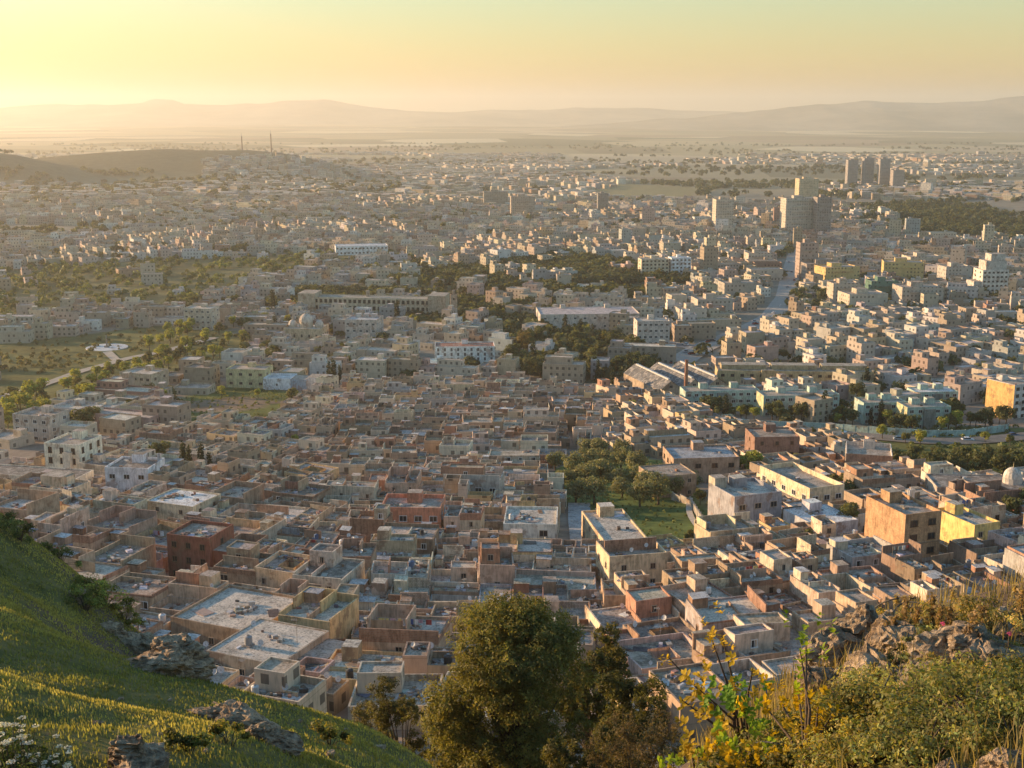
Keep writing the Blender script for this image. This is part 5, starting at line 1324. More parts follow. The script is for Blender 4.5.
for k in range(5200):
    y = rnd.uniform(2200, 8000); x = rnd.uniform(-.42, .42) * y
    if vnoise(np.array([x / 520]), np.array([y / 190 + 7]))[0] < .10: continue
    if x / y * F + 512 < 340 and y > 2200 and float(t1(x, y)) - np.interp(y, PY, PZ) > 8: continue
    far_t.append((x, y, t1(x, y), rnd.uniform(3.5, 8)))
crown_clusters('far_woods', far_t, (0.08, 0.085, 0.038), 'dark belts of trees on the far plain', 16, .4)
print('stuff trees', len(orch), len(wd), len(sc_), len(far_t))

# ---- things on the roofs
def dish_meshes():
    g = Geo(); n = 12; rings = [(0.0, 0.0), (.22, .03), (.42, .10)]
    pts = lambda k: [(math.cos(2 * math.pi * i / n) * rings[k][0], -rings[k][1] - .18, math.sin(2 * math.pi * i / n) * rings[k][0] * 1.1) for i in range(n)]
    for k in range(2):
        a, b = pts(k), pts(k + 1)
        for i in range(n): g.face([a[i], a[(i + 1) % n], b[(i + 1) % n], b[i]], (.62, .61, .58), 'paint')
    r_ = g.mesh('reflector')
    g = Geo(); g.cyl(0, 0, -.05, 1.0, .035, .03, (.3, .3, .3), 'paint', 6); g.box(-.15, .15, -.15, .15, -.05, .02, (.35, .33, .3), 'plaster'); m_ = g.mesh('mast')
    g = Geo(); g.box(-.02, .02, -.62, -.2, -.14, -.1, (.4, .4, .4), 'paint', bottom=True); g.box(-.05, .05, -.7, -.6, -.16, -.06, (.2, .2, .2), 'paint', bottom=True); a_ = g.mesh('arm')
    return r_, m_, a_
DR, DM, DA = dish_meshes()
near_roofs = [q for q in ROOFSPOTS if q[1] < 420 and q[4] > .8 and q[5] > .8]
near_roofs = [q for q in near_roofs if -10 < proj(*q[:3])[0] < 1034 and proj(*q[:3])[1] < 720]
rnd.shuffle(near_roofs)
near_roofs.sort(key=lambda q: q[1] + rnd.uniform(-90, 90))
dproto = None
def on_roof(q, ed=.8):
    u, v = rnd.uniform(-1, 1) * q[4] * ed, rnd.uniform(-1, 1) * q[5] * ed; c, s_ = math.cos(q[3]), math.sin(q[3])
    return q[0] + u * c - v * s_, q[1] + u * s_ + v * c, q[2]
nd = 0
for q in near_roofs:
    for k in range(rnd.choice([0, 1, 1, 2, 3])):
        if nd >= 285: break
        loc = on_roof(q); s_ = rnd.uniform(.6, 1.05); rz = R(rnd.gauss(10, 24))
        if dproto is None:
            dproto = empty('satellite_dish', loc, rz, s_); link('mast', DM, dproto); o = link('reflector', DR, dproto, (0, 0, 1.1)); o.rotation_euler = (R(-30), 0, 0); o2 = link('arm', DA, o)
            e = dproto
        else: e = copy_tree(dproto, loc, rz, s_)
        for p in ('label', 'group', 'category'):
            if p in e: del e[p]
        pend(e, 'white satellite dish', 'dish', 'satellite dish', 'satellite dishes on the roofs', loc); nd += 1
# water tanks
def tank_mesh(col):
    g = Geo(); g.cyl(0, 0, .25, 1.25, .5, .5, col, 'paint', 14, False); g.cyl(0, 0, 1.25, 1.42, .5, .2, col, 'paint', 14); b = g.mesh('tank_body')
    g = Geo(); g.box(-.55, .55, -.55, .55, 0, .24, (.3, .28, .26), 'plaster'); st = g.mesh('plinth')
    g = Geo(); g.cyl(0, 0, 1.42, 1.5, .18, .18, (.2, .2, .2), 'paint', 10); return b, st, g.mesh('lid')
TK = [('white', tank_mesh((.65, .65, .62))), ('blue', tank_mesh((.09, .15, .26))), ('grey', tank_mesh((.28, .28, .28))), ('black', tank_mesh((.04, .04, .04)))]
for q in near_roofs[::3][:110]:
    cn, (b, st, ld) = rnd.choice(TK); loc = on_roof(q); e = empty('water_tank', loc, rnd.uniform(0, 3), rnd.uniform(.8, 1.2)); link('plinth', st, e); o = link('tank_body', b, e); link('lid', ld, o)
    pend(e, f'{cn} water tank on a roof', 'tank', 'water tank', 'water tanks on the roofs', loc)
# laundry lines
CL = [(.7, .7, .68), (.35, .08, .07), (.1, .15, .35), (.6, .5, .2), (.25, .3, .28), (.5, .35, .4)]
for q in near_roofs[2::9][:26]:
    if q[4] < 2: continue
    e = empty('washing_line', (q[0], q[1], q[2]), q[3]); L = q[4] * .8; g = Geo()
    for x in (-L, L): g.cyl(x, 0, 0, 1.9, .04, .04, (.25, .22, .2), 'paint', 5)
    g.obj('post', e)['kind'] = 'stuff'; g = Geo(); g.box(-L, L, -.015, .015, 1.8, 1.83, (.3, .3, .3), 'paint', bottom=True); g.obj('line', e); x = -L + .3
    while x < L - .8:
        w_ = rnd.uniform(.4, .9); c = rnd.choice(CL); g = Geo(); g.box(x, x + w_, -.03, .03, 1.8 - rnd.uniform(.5, 1.0), 1.79, c, 'plaster', bottom=True); g.obj('cloth', e); x += w_ + rnd.uniform(.05, .5)
    pend(e, 'washing line of coloured clothes', 'line', 'washing line', 'washing lines on the roofs', (q[0], q[1], q[2]))
# leaning poles and aerials
for q in near_roofs[5::7][:60]:
    e = empty('roof_aerial', on_roof(q), rnd.uniform(0, 3)); H = rnd.uniform(2.2, 4.2); g = Geo(); g.cyl(0, 0, 0, H, .045, .03, (.2, .19, .18), 'paint', 5); g.obj('pole', e)
    g = Geo()
    for k in range(4): g.box(-.5 + .06 * k, .5 - .06 * k, k * .22 - .015, k * .22 + .015, H - .2, H - .17, (.35, .35, .35), 'paint', bottom=True)
    g.box(-.015, .015, -.1, .75, H - .23, H - .2, (.35, .35, .35), 'paint', bottom=True); g.obj('antenna_comb', e); pend(e, 'thin television aerial on a roof', 'aerial', 'aerial', 'aerials on the roofs', (q[0], q[1], q[2]))
# mast on the orange block
q = min(ROOFSPOTS, key=lambda r_: (proj(*r_[:3])[0] - 915) ** 2 + (proj(*r_[:3])[1] - 512) ** 2)
e = empty('antenna_mast', (q[0] - 1, q[1] + 3, q[2])); tag(e, 'grey antenna mast with panels on the orange brick block', 'mast')
g = Geo(); g.cyl(0, 0, 0, 7, .22, .14, (.5, .48, .45), 'paint', 8); g.obj('pole', e)
for k in range(3):
    g = Geo(); g.box(-.25 + math.cos(k * 2.1) * .55, .25 + math.cos(k * 2.1) * .55, -.15 + math.sin(k * 2.1) * .55, .15 + math.sin(k * 2.1) * .55, 4.4, 6.6, (.6, .58, .55), 'paint', bottom=True); g.obj('antenna_panel', e)
# clutter nobody could count
cl = Geo(); LC = [(.45, .42, .38), (.5, .48, .45), (.2, .15, .11), (.1, .09, .08), (.33, .27, .2), (.6, .58, .55), (.2, .22, .26), (.35, .2, .14), (.28, .26, .24), (.4, .33, .25)]
for q in ROOFSPOTS:
    if q[1] > 520 or q[4] < .7 or q[5] < .7: continue
    n = rnd.choice([4, 8, 12, 18, 26, 40]) if q[1] < 330 else rnd.choice([1, 2, 4, 6]); cx, cy_, cz = on_roof(q, .6)
    for k in range(n):
        if rnd.random() < .65: x, y = cx + rnd.gauss(0, .9), cy_ + rnd.gauss(0, .7)
        else: x, y, _ = on_roof(q)
        c, s_ = math.cos(q[3]), math.sin(q[3]); u = (x - q[0]) * c + (y - q[1]) * s_; v = -(x - q[0]) * s_ + (y - q[1]) * c
        if abs(u) > q[4] - .4 or abs(v) > q[5] - .4: continue
        a, b, h_ = rnd.uniform(.12, .6), rnd.uniform(.1, .45), rnd.uniform(.08, .55)
        if rnd.random() < .22: a, b, h_ = rnd.uniform(.6, 1.6), rnd.uniform(.1, 1.0), rnd.uniform(.05, .12)
        g = Geo(); g.box(-a, a, -b, b, 0, h_, jit(rnd.choice(LC), .25), rnd.choice(['plaster', 'paint', 'plaster'])); cl.merge(g, x, y, q[2] + .01, rnd.uniform(0, 3.1))
tag(cl.obj('roof_clutter'), 'rubble, boards and odds and ends lying on the roofs', 'clutter', kind='stuff')
# rubbish heap by the lone house
x0, y0, z0 = at(196, 676); g2 = Geo()
for k in range(420):
    x, y = x0 + rnd.gauss(0, 1.9), y0 + rnd.gauss(0, 1.6); s_ = rnd.uniform(.1, .4); g = Geo(); g.box(-s_, s_, -s_ * .7, s_ * .7, 0, s_, jit(rnd.choice([(.7, .7, .7), (.6, .62, .65), (.3, .4, .5), (.2, .18, .16), (.5, .2, .15), (.25, .35, .25)]), .2), 'paint'); g2.merge(g, x, y, t1(x, y) + rnd.uniform(0, .5), rnd.uniform(0, 3))
tag(g2.obj('rubbish'), 'heap of white and blue rubbish beside the block house', 'rubbish', kind='stuff')

# ================================================================== FOREGROUND
from mathutils import Vector, noise as mn
def rock_mesh(name, sx, sy, sz, seed, sub=5, rough=.35):
    """a fractured rock: the hull of scattered points, split fine and roughened"""
    import bmesh
    rs = np.random.RandomState(int(seed) + 100); me = bpy.data.meshes.new(name); bm = bmesh.new(); off = Vector((seed * 7.1, seed * 3.3, seed * 1.7)); parts_ = 1 if sub < 5 else 3
    for k in range(parts_):
        b2 = bmesh.new(); o = rs.normal(size=3) * (.0 if k == 0 else .38); sc_ = 1.0 if k == 0 else rs.uniform(.5, .75)
        for u in unit(20, rs): b2.verts.new(Vector(u * sc_ * rs.uniform(.78, 1.0) + o))
        h_ = bmesh.ops.convex_hull(b2, input=b2.verts[:]); bmesh.ops.delete(b2, geom=[e for e in h_.get('geom_interior', []) if isinstance(e, bmesh.types.BMVert)], context='VERTS')
        tmp = bpy.data.meshes.new('tmp'); b2.to_mesh(tmp); b2.free(); bm.from_mesh(tmp); bpy.data.meshes.remove(tmp)
    bmesh.ops.subdivide_edges(bm, edges=bm.edges[:], cuts=4 if sub >= 5 else 2, use_grid_fill=True); bmesh.ops.subdivide_edges(bm, edges=bm.edges[:], cuts=1, use_grid_fill=True); bm.normal_update()
    for v in bm.verts:
        p = v.co.copy(); n = v.normal; d = .10 * mn.fractal(p * 2.2 + off, .9, 2.1, 4) + .07 * mn.fractal(p * 7 + off, .7, 2.1, 4) - .09 * max(0, .18 - abs(mn.noise(Vector((p.x, p.y, p.z * 2.5)) * 2.6 + off))) / .18
        q = p + n * d; v.co = Vector((q.x * sx, q.y * sy, q.z * sz))
    bm.to_mesh(me); bm.free(); me.materials.append(MATS['rock']); me.update(); return me
def rock(name, px, py, s, lab, cat='rock', sink=.25, rz=0, seed=1, grp=None, tilt=0, sub=5, rough=.35):
    x, y, z = at(px, py, True); o = link(name, rock_mesh(name, *s, seed, sub, rough), None, (x, y, z - s[2] * sink + s[2] * .3), rz); o.rotation_euler = (0, tilt, rz); tag(o, lab, cat, grp); return o

rock('boulder', 247, 727, (1.1, .62, .5), 'large reddish-brown boulder on the sunlit grass', rz=-.25, seed=2, tilt=.22)
rock('boulder', 282, 748, (.5, .42, .36), 'small dark lichen-covered boulder at the lower right of the big one', rz=.3, seed=5)
rock('boulder', 137, 768, (.62, .5, .46), 'rounded grey boulder at the bottom edge of the grass slope', seed=9, sink=.45)
rock('boulder', 452, 800, (.5, .4, .3), 'low stone at the lower end of the grass spur', seed=12)
for i, (px, py, s, lab) in enumerate([(140, 655, (2.3, 1.6, 1.5), 'big craggy outcrop at the end of the ridge above the town'), (163, 672, (1.7, 1.2, .8), 'lower rock ledge below the craggy ridge outcrop'), (112, 630, (.8, .7, .6), 'shaded rock step on the ridge left of the big outcrop'), (78, 600, (.6, .9, .8), 'pale upright rock on the ridge line')]):
    rock('rock_outcrop', px, py, s, lab, 'rock', .35, .3 * i, 20 + i, 'rocks along the left ridge', 0, 5, .42)
RS = [(842, 662, (.55, .5, .55), 'pinkish rock at the left end of the mound crest'), (866, 640, (.6, .5, .5), 'craggy sunlit rock on the crest of the mound'), (900, 650, (.7, .45, .36), 'broad flat rock on the mound between dry grasses'), (935, 655, (.55, .5, .42), 'cracked beige rock right of the flat one'), (965, 662, (.75, .5, .45), 'long rounded rock on the right half of the mound'), (1005, 672, (.7, .5, .45), 'grey rock with pink flower at the right edge'), (820, 690, (.45, .4, .34), 'small rock sloping down to the shrubs'), (880, 678, (.55, .4, .35), 'low rough rock above the round shrubs'), (1000, 635, (.6, .5, .36), 'rock half covered by dry grass near the right edge'), (925, 690, (.45, .4, .3), 'half buried rock among the shrubs'),
      (1000, 768, (.24, .2, .13), 'pale rock in the lower right corner'), (955, 775, (.14, .14, .09), 'small pale rock left of the corner rock')]
for i, (px, py, s, lab) in enumerate(RS): rock('rock', px, py, tuple(.82 * q for q in s), lab, 'rock', .3, i * .7, 40 + i, 'rocks of the right mound', 0, 5, .5)

LANDMARKS.append((247, 720, 'reddish-brown boulder')); LANDMARKS.append((905, 650, 'flat rock of the mound')); LANDMARKS.append((990, 660, 'long rounded rock'))
ROCKP = [rock_mesh('stone', 1, .8, .7, 80 + i, 4, .5) for i in range(4)]
for k in range(70):
    px = rnd.uniform(800, 1024); py = rnd.uniform(612, 700) + max(0, 860 - px) * .35
    x, y, z = at(px, py, True)
    if not 6 < y < 16: continue
    s_ = rnd.uniform(.05, .2); o = link('stone', ROCKP[k % 4], None, (x, y, z + s_ * .2), rnd.uniform(0, 6), (s_, s_, s_)); pend(o, 'small loose stone', 'stone', 'stone', 'loose stones of the mound', (x, y, z))
for i, (px, py) in enumerate([(170, 700), (215, 705), (300, 722), (345, 730), (380, 748), (160, 735), (95, 725), (330, 755), (205, 752), (60, 690), (120, 700), (400, 762)]):
    x, y, z = at(px, py, True); s_ = rnd.uniform(.07, .2); o = link('stone', ROCKP[i % 4], None, (x, y, z + s_ * .1), rnd.uniform(0, 6), (s_ * 1.3, s_, s_ * .8)); pend(o, 'small stone in the grass', 'stone', 'stone', 'stones in the grass slope', (x, y, z))
# ---- grass
def blades(name, P, H, W, col, label, cat, lean=.45, kind='stuff', parent=None):
    n = len(P); rs = np.random.RandomState(n); a = rs.uniform(0, 6.28, n); d = np.stack([np.cos(a), np.sin(a), np.zeros(n)], 1); w_ = np.stack([-np.sin(a), np.cos(a), np.zeros(n)], 1) * W[:, None]
    tip = P + d * (H * lean * rs.rand(n))[:, None]; tip[:, 2] += H; mid = P + (tip - P) * .55; mid[:, :2] -= d[:, :2] * (H * .08)[:, None]
    V = np.stack([P - w_, P + w_, mid + w_ * .8, mid - w_ * .8, tip], 1).reshape(-1, 3); i = np.arange(n) * 5
    Q = np.concatenate([np.stack([i, i + 1, i + 2, i + 3], 1), np.stack([i + 3, i + 2, i + 4, i + 4], 1)])
    Tq = np.concatenate([np.stack([i, i + 1, i + 2], 1), np.stack([i, i + 2, i + 3], 1), np.stack([i + 3, i + 2, i + 4], 1)])
    me = np_mesh(name, V, Tq, np.repeat(col, 5, 0), 'blade'); o = link(name, me, parent)
    if label: tag(o, label, cat, kind=kind)
    return o
def ground_pts(n, boxes, cond=None):
    out = []
    for (x0, x1, y0, y1, k) in boxes:
        m = int(n * k); x = nrs.uniform(x0, x1, m); y = nrs.uniform(y0, y1, m); z = T(x, y); px, py, ppm = proj(x, y, z)
        ok = (px > -40) & (px < 1064) & (py > 380) & (py < 800)
        if cond is not None: ok &= cond(x, y, px, py)
        out.append(np.stack([x, y, z, ppm], 1)[ok])
    return np.concatenate(out)
tuft = lambda x, y, s=1.7, k=0.0: vnoise(x / s, y / s) + .6 * vnoise(x / (s * .37), y / (s * .37)) > nrs.uniform(-.75 + k, .35 + k, x.shape)
G = ground_pts(1.0, [(-14, 0, 10, 24, 90000), (-24, 0, 22, 40, 90000), (-32, -2, 38, 66, 120000)], lambda x, y, px, py: (px < 500) & tuft(x, y))
ppm = G[:, 3]; n = len(G); H = (.025 + .06 * nrs.rand(n)) * (1 + 9 / ppm); W = np.maximum(.008, .7 / ppm)
k = (vnoise(G[:, 0] / 3, G[:, 1] / 3) + .5)[:, None]; C = np.array([.19, .195, .062]) * (1 - k) + np.array([.44, .38, .13]) * k; C *= (.7 + .6 * nrs.rand(n))[:, None]
blades('hill_grass', G[:, :3], H, W, C, 'short green and yellow grass covering the left slope', 'grass')
G = ground_pts(1.0, [(1.5, 9, 6, 16, 30000)], lambda x, y, px, py: (px > 690) & tuft(x, y, 1.0, .25)); n = len(G)
C = np.array([.26, .2, .09]) * (.6 + .8 * nrs.rand(n))[:, None]
blades('mound_grass', G[:, :3], .08 + .22 * nrs.rand(n), np.full(n, .006), C, 'dry straw-coloured grass between the rocks of the mound', 'grass')
# broad low herbs among the grass and along the ridge
def herb(px, py, R_, n, size, col, label, cat, grp=None, H=.6, near=True, sub=True, name='shrub', flat=.7, pos=None, seed=0):
    x, y, z = pos or at(px, py, near); rs = np.random.RandomState(seed or int(px * 7 + py)); e = empty(name, (x, y, z)); segs = []; C = []; N = []; K = []
    k = max(6, int(n / 110))
    for i in range(k):
        a = rs.uniform(0, 6.28); t = rs.uniform(.15, 1) ** .6; top = np.array([math.cos(a) * R_ * t, math.sin(a) * R_ * t, H * rs.uniform(.55, 1.0) * math.sqrt(max(.15, 1 - .7 * t * t))]); 
        gz = t1(x + top[0], y + top[1]) - z; top[2] = max(top[2] + gz * .6, gz + .12); midp = top * np.array([.4, .4, .6]); segs += [((0, 0, -.15), midp, .018 * R_ + .004, .011 * R_ + .003), (midp, top, .011 * R_ + .003, .003)]
        m = int(n / k); u = unit(m, rs); rr = R_ * rs.uniform(.2, .38); C.append(top + u * np.array([rr, rr, rr * flat]) * (.3 + .8 * rs.rand(m))[:, None]); N.append(u); K.append(np.full(m, rs.choice([.55, .8, .9, 1.0, 1.2, 1.7]) * rs.uniform(.85, 1.15)))
    link('stem', limb_mesh('stem', segs, 5), e); C = np.concatenate(C); N = np.concatenate(N); K = np.concatenate(K) * (.75 + .5 * rs.rand(len(C)))
    cc = np.array(col)[None] * K[:, None]; cc[:, 0] *= 1 + .5 * (rs.rand(len(C)) - .35); V = leaf_quads(C, N, size, rs, .5, .3)
    link('foliage', np_mesh('foliage', V, np.arange(len(V)).reshape(-1, 4), np.repeat(cc, 4, 0), 'leaf'), e); tag(e, label, cat, grp); return e
for px, py, R_, n, c, lab in [(105, 606, 1.2, 900, (.13, .14, .035), 'bright green bush on the ridge line'), (85, 610, .9, 600, (.10, .12, .035), 'small green bush behind the ridge line'), (125, 622, .8, 500, (.14, .14, .035), 'low yellow-green bush above the outcrop'), (62, 562, .8, 500, (.08, .10, .03), 'dark green tuft at the top of the ridge'), (20, 540, 1.0, 600, (.08, .09, .03), 'olive shrub at the upper left edge'),
                              (340, 702, 1.2, 900, (.04, .05, .02), 'round dark bush at the edge of the grass'), (300, 676, 2.3, 2200, (.075, .065, .035), 'spreading brown-green bush beside the block house'), (255, 690, 1.2, 800, (.10, .11, .04), 'low green bush right of the rubbish heap'), (230, 745, .35, 200, (.12, .12, .03), 'yellowish weed beside the boulder'), (190, 752, .4, 260, (.10, .11, .03), 'green weed left of the boulder'), (330, 745, .5, 300, (.11, .11, .03), 'weed on the sunlit grass right of the boulders')]:
    herb(px, py, R_, n * 3, .03 + R_ * .022, tuple(1.6 * q for q in c), lab, 'bush', H=R_ * 1.1, name='bush')
# shrubs of the right mound
SH = [(900, 722, .75, 2600, .026, (.10, .105, .04), 'large round olive shrub in the middle of the mound'), (975, 730, .8, 2600, .026, (.085, .095, .035), 'dense green shrub right of the large one'), (1020, 715, .6, 1700, .026, (.09, .10, .036), 'green shrub cut by the right edge'), (850, 735, .6, 1800, .026, (.12, .115, .035), 'yellowish shrub left of the large round one'), (925, 760, .5, 1800, .022, (.09, .10, .04), 'low shrub just above the lower right rocks'), (860, 765, .5, 1500, .024, (.11, .11, .035), 'shrub at the bottom edge under the yellowish one'), (810, 755, .6, 1700, .026, (.10, .10, .035), 'leafy shrub between the saplings'), (770, 772, .7, 1700, .03, (.075, .085, .03), 'shaded shrub at the bottom below the saplings'), (1000, 625, .5, 1100, .024, (.15, .13, .05), 'tawny dry shrub on the crest at the right'), (955, 628, .45, 900, .024, (.14, .13, .045), 'sunlit shrub on the crest in the middle'), (905, 635, .35, 600, .022, (.12, .11, .05), 'small shrub on the crest left of centre'), (985, 690, .5, 1100, .024, (.10, .11, .04), 'shrub between the grey rocks'), (870, 700, .45, 1000, .024, (.11, .11, .04), 'shrub under the craggy sunlit rock'), (1010, 745, .45, 1200, .022, (.08, .09, .034), 'dark shrub above the corner rock'), (940, 700, .45, 1100, .024, (.11, .11, .042), 'shrub at the foot of the cracked rock'), (880, 757, .45, 1200, .022, (.12, .12, .04), 'fresh shrub below the large round one')]
for i in range(22):
    px, py = rnd.uniform(830, 1024), rnd.uniform(618, 700); c, w_ = rnd.choice([((.17, .15, .05), 'tawny'), ((.13, .14, .045), 'green'), ((.20, .17, .05), 'yellowish'), ((.11, .12, .045), 'olive')])
    x, y, z = at(px, py, True)
    if not 8 < y < 15: continue
    R2 = rnd.uniform(.14, .3); e = herb(px, py, R2, int(420 + 900 * R2), .016, tuple(1.5 * q for q in c), '', 'shrub', 'small shrubs between the rocks', H=R2, seed=900 + i); pend(e, f'small {w_} shrub between rocks', 'shrub', 'shrub', 'small shrubs between the rocks', (x, y, z))
for px, py, R_, n, sz, c, lab in SH: herb(px, py, R_ * .8, int(n * 1.6), sz * .68, tuple(k_ * q for q, k_ in zip(c, (2.1, 2.0, 1.7))), lab, 'shrub', 'shrubs of the right mound', H=R_ * .5)
# saplings with big bright leaves
def rosette(rs, c, d, n, L, col, vs, ts, cs):
    d = d / np.linalg.norm(d)
    for i in range(n):
        a = i * 2.4 + rs.uniform(-.3, .3); t = np.cross(d, [math.cos(a), math.sin(a), .3]); t /= np.linalg.norm(t); o = d * rs.uniform(.05, .8) + t * rs.uniform(.6, 1.1); o /= np.linalg.norm(o); b = np.cross(o, d); b /= np.linalg.norm(b) + 1e-9; nn = np.cross(b, o)
        l = L * rs.uniform(.6, 1.15); w_ = l * .26; p0 = c - d * rs.uniform(0, L * 2.0); k = len(vs)
        for (u, v, h) in [(0, 0, 0), (.3, -.8, .05), (.3, .8, .05), (.65, -1, .0), (.65, 1, .0), (1, 0, -.12), (.35, 0, -.03), (.68, 0, -.08)]: vs.append(p0 + o * u * l + b * v * w_ + nn * h * l)
        ts += [(k, k + 1, k + 6), (k, k + 6, k + 2), (k + 1, k + 3, k + 7), (k + 1, k + 7, k + 6), (k + 6, k + 7, k + 4), (k + 6, k + 4, k + 2), (k + 3, k + 5, k + 7), (k + 7, k + 5, k + 4)]
        q = np.array(col) * rs.uniform(.7, 1.25); cs += [q] * 8
def sapling(base, tips, label, seed):
    """base pixel and depth, tips: (pixel x, pixel y, depth, leaves, leaf length, colour)"""
    rs = np.random.RandomState(seed); b = np.array(at(*base, True)); e = empty('sapling', tuple(b)); segs = []
    for px, py, y, n, L, c in tips:
        t = np.array(pix_pt(px, py, y)) - b; m = t * np.array([.35, .35, .55]) + rs.normal(size=3) * .02; segs += [((0, 0, -.1), m, .016, .011), (m, t, .011, .005)]
        for k in range(max(2, n // 4)):
            vs, ts, cs = [], [], []; off = rs.normal(size=3) * L * (.0 if k == 0 else 1.5); rosette(rs, t + off, (t - m) / np.linalg.norm(t - m) + rs.normal(size=3) * .35 + np.array([0, 0, .4]), min(n, 11), L * .72, c, vs, ts, cs); link('leaf_cluster', np_mesh('leaf_cluster', np.array(vs), np.array(ts), np.array(cs), 'leaf'), e)
    link('stem', limb_mesh('stem', segs, 6), e); tag(e, label, 'sapling', 'bright saplings at the cliff edge'); return e
YEL, ORA, LIM, GRN = (.55, .38, .03), (.55, .29, .04), (.32, .42, .04), (.19, .32, .04)
sapling((742, 766), [(700, 690, 9.4, 28, .085, YEL), (682, 700, 9.5, 22, .08, YEL), (724, 690, 9.2, 44, .085, GRN), (738, 702, 9.2, 40, .08, GRN), (745, 712, 9.2, 26, .08, LIM), (712, 640, 9.8, 22, .075, YEL), (722, 636, 9.8, 16, .07, YEL), (667, 656, 9.9, 10, .06, YEL), (753, 668, 9.5, 16, .075, YEL), (712, 712, 9.2, 30, .08, YEL)], 'sapling with yellow sprays and one large bright green clump', 3)
sapling((806, 768), [(806, 645, 8.8, 30, .085, LIM), (800, 650, 8.8, 16, .08, LIM), (765, 706, 9, 34, .08, YEL), (780, 700, 9, 18, .075, YEL), (798, 690, 8.8, 20, .07, YEL), (818, 706, 8.6, 26, .07, YEL), (832, 716, 8.5, 18, .07, YEL), (808, 716, 8.6, 30, .075, YEL), (822, 736, 8.3, 36, .07, YEL), (845, 734, 8.3, 18, .065, YEL), (806, 745, 8.3, 30, .07, YEL), (835, 755, 8.1, 26, .07, LIM)], 'tall sapling with a lime green top and golden lower leaves', 4)
sapling((700, 790), [(690, 752, 8.8, 30, .085, YEL), (708, 748, 8.8, 20, .08, YEL), (678, 760, 8.8, 16, .07, LIM), (735, 745, 8.8, 30, .075, LIM), (750, 752, 8.7, 26, .07, YEL), (775, 744, 8.7, 20, .07, LIM), (765, 762, 8.6, 26, .075, YEL), (722, 766, 8.6, 24, .08, YEL)], 'low sapling of yellow and lime leaves at the bottom edge', 5)
# dry stalks
def stalk(p, label, plume, col=(.42, .32, .17)):
    P3 = [np.array(at(*p[0][:2], True))] + [np.array(pix_pt(*q)) for q in p[1:]]; o = P3[0]; e = empty('dry_stalk', tuple(o)); segs = []; Q = [q - o for q in P3]
    L = []
    for i in range(len(Q) - 1):
        for k in range(4):
            t = k / 4; a = Q[max(i - 1, 0)]; b, c = Q[i], Q[i + 1]; d = Q[min(i + 2, len(Q) - 1)]
            L.append(.5 * (2 * b + (c - a) * t + (2 * a - 5 * b + 4 * c - d) * t * t + (3 * b - a - 3 * c + d) * t ** 3))
    L.append(Q[-1])
    for i in range(len(L) - 1): segs.append((L[i], L[i + 1], .012 * (1 - .6 * i / len(L)), .012 * (1 - .6 * (i + 1) / len(L))))
    me = limb_mesh('stalk', segs, 5); me.materials.clear(); me.materials.append(MATS['blade']); a = me.attributes.new('col', 'FLOAT_COLOR', 'POINT'); a.data.foreach_set('color', np.tile(np.array([*col, 1.0], np.float32), len(me.vertices))); link('stalk', me, e)
    if plume:
        rs = np.random.RandomState(5); n = 60; C = np.array([L[-1] + (L[-3] - L[-1]) * rs.rand() * 1.2 for _ in range(n)]) + rs.normal(size=(n, 3)) * .012; V = leaf_quads(C, unit(n, rs), .03, rs, .3)
        link('seed_head', np_mesh('seed_head', V, np.arange(len(V)).reshape(-1, 4), np.tile(np.array(col), (len(V), 1)), 'blade'), e)
    tag(e, label, 'dry grass stalk', 'dry stalks on the mound')
for me_ in (): pass
stalk([(880, 640), (898, 606, 12.4), (920, 603, 12.3), (950, 612, 12.2)], 'dry arching stalk leaning right over the mound crest', True)
stalk([(862, 648), (872, 612, 12.4), (890, 600, 12.2), (916, 598, 12.2)], 'dry arching stalk with a pale bent leaf', True)
stalk([(896, 640), (896, 612, 12.5), (897, 596, 12.5)], 'upright pale dry stalk on the mound crest', True)
stalk([(1012, 640), (1014, 600, 12), (1016, 586, 12)], 'upright dry stalk near the right edge', True)
stalk([(948, 640), (950, 610, 12.2), (954, 590, 12)], 'thin dry stalk rising at the middle of the crest', True)
stalk([(857, 735), (875, 705, 8.8), (890, 675, 9)], 'bare grey stick leaning across the shrubs', False, (.3, .26, .22))
stalk([(745, 750), (760, 742, 8.8), (785, 745, 8.6)], 'bare stick lying across the lower sapling', False, (.3, .26, .22))
# reddish dock spikes
def spike(px, py, h, i):
    x, y, z = at(px, py, True); rs = np.random.RandomState(i); e = empty('dock_plant', (x, y, z)); link('stem', limb_mesh('stem', [((0, 0, -.05), (.02, 0, h), .008, .003)], 5), e); n = 160
    C = np.stack([rs.normal(size=n) * .022, rs.normal(size=n) * .022, h * (.25 + .75 * rs.rand(n))], 1); V = leaf_quads(C, unit(n, rs), .018, rs, .6); c = np.array([.30, .20, .095]) * (.6 + .8 * rs.rand(n))[:, None]
    link('flower_spike', np_mesh('flower_spike', V, np.arange(len(V)).reshape(-1, 4), np.repeat(c, 4, 0), 'leaf'), e)
    return e
SPK = [(903, 640, .42), (915, 642, .36), (930, 640, .45), (938, 646, .4), (948, 644, .35), (892, 648, .32), (970, 655, .42), (975, 662, .36), (968, 668, .4), (1018, 630, .4), (980, 640, .35), (884, 652, .3)]
for i, (px, py, h_) in enumerate(SPK):
    e = spike(px, py, h_, i); pend(e, 'reddish-brown dock spike', 'dock', 'dock plant', 'dock spikes on the mound', tuple(e.location))
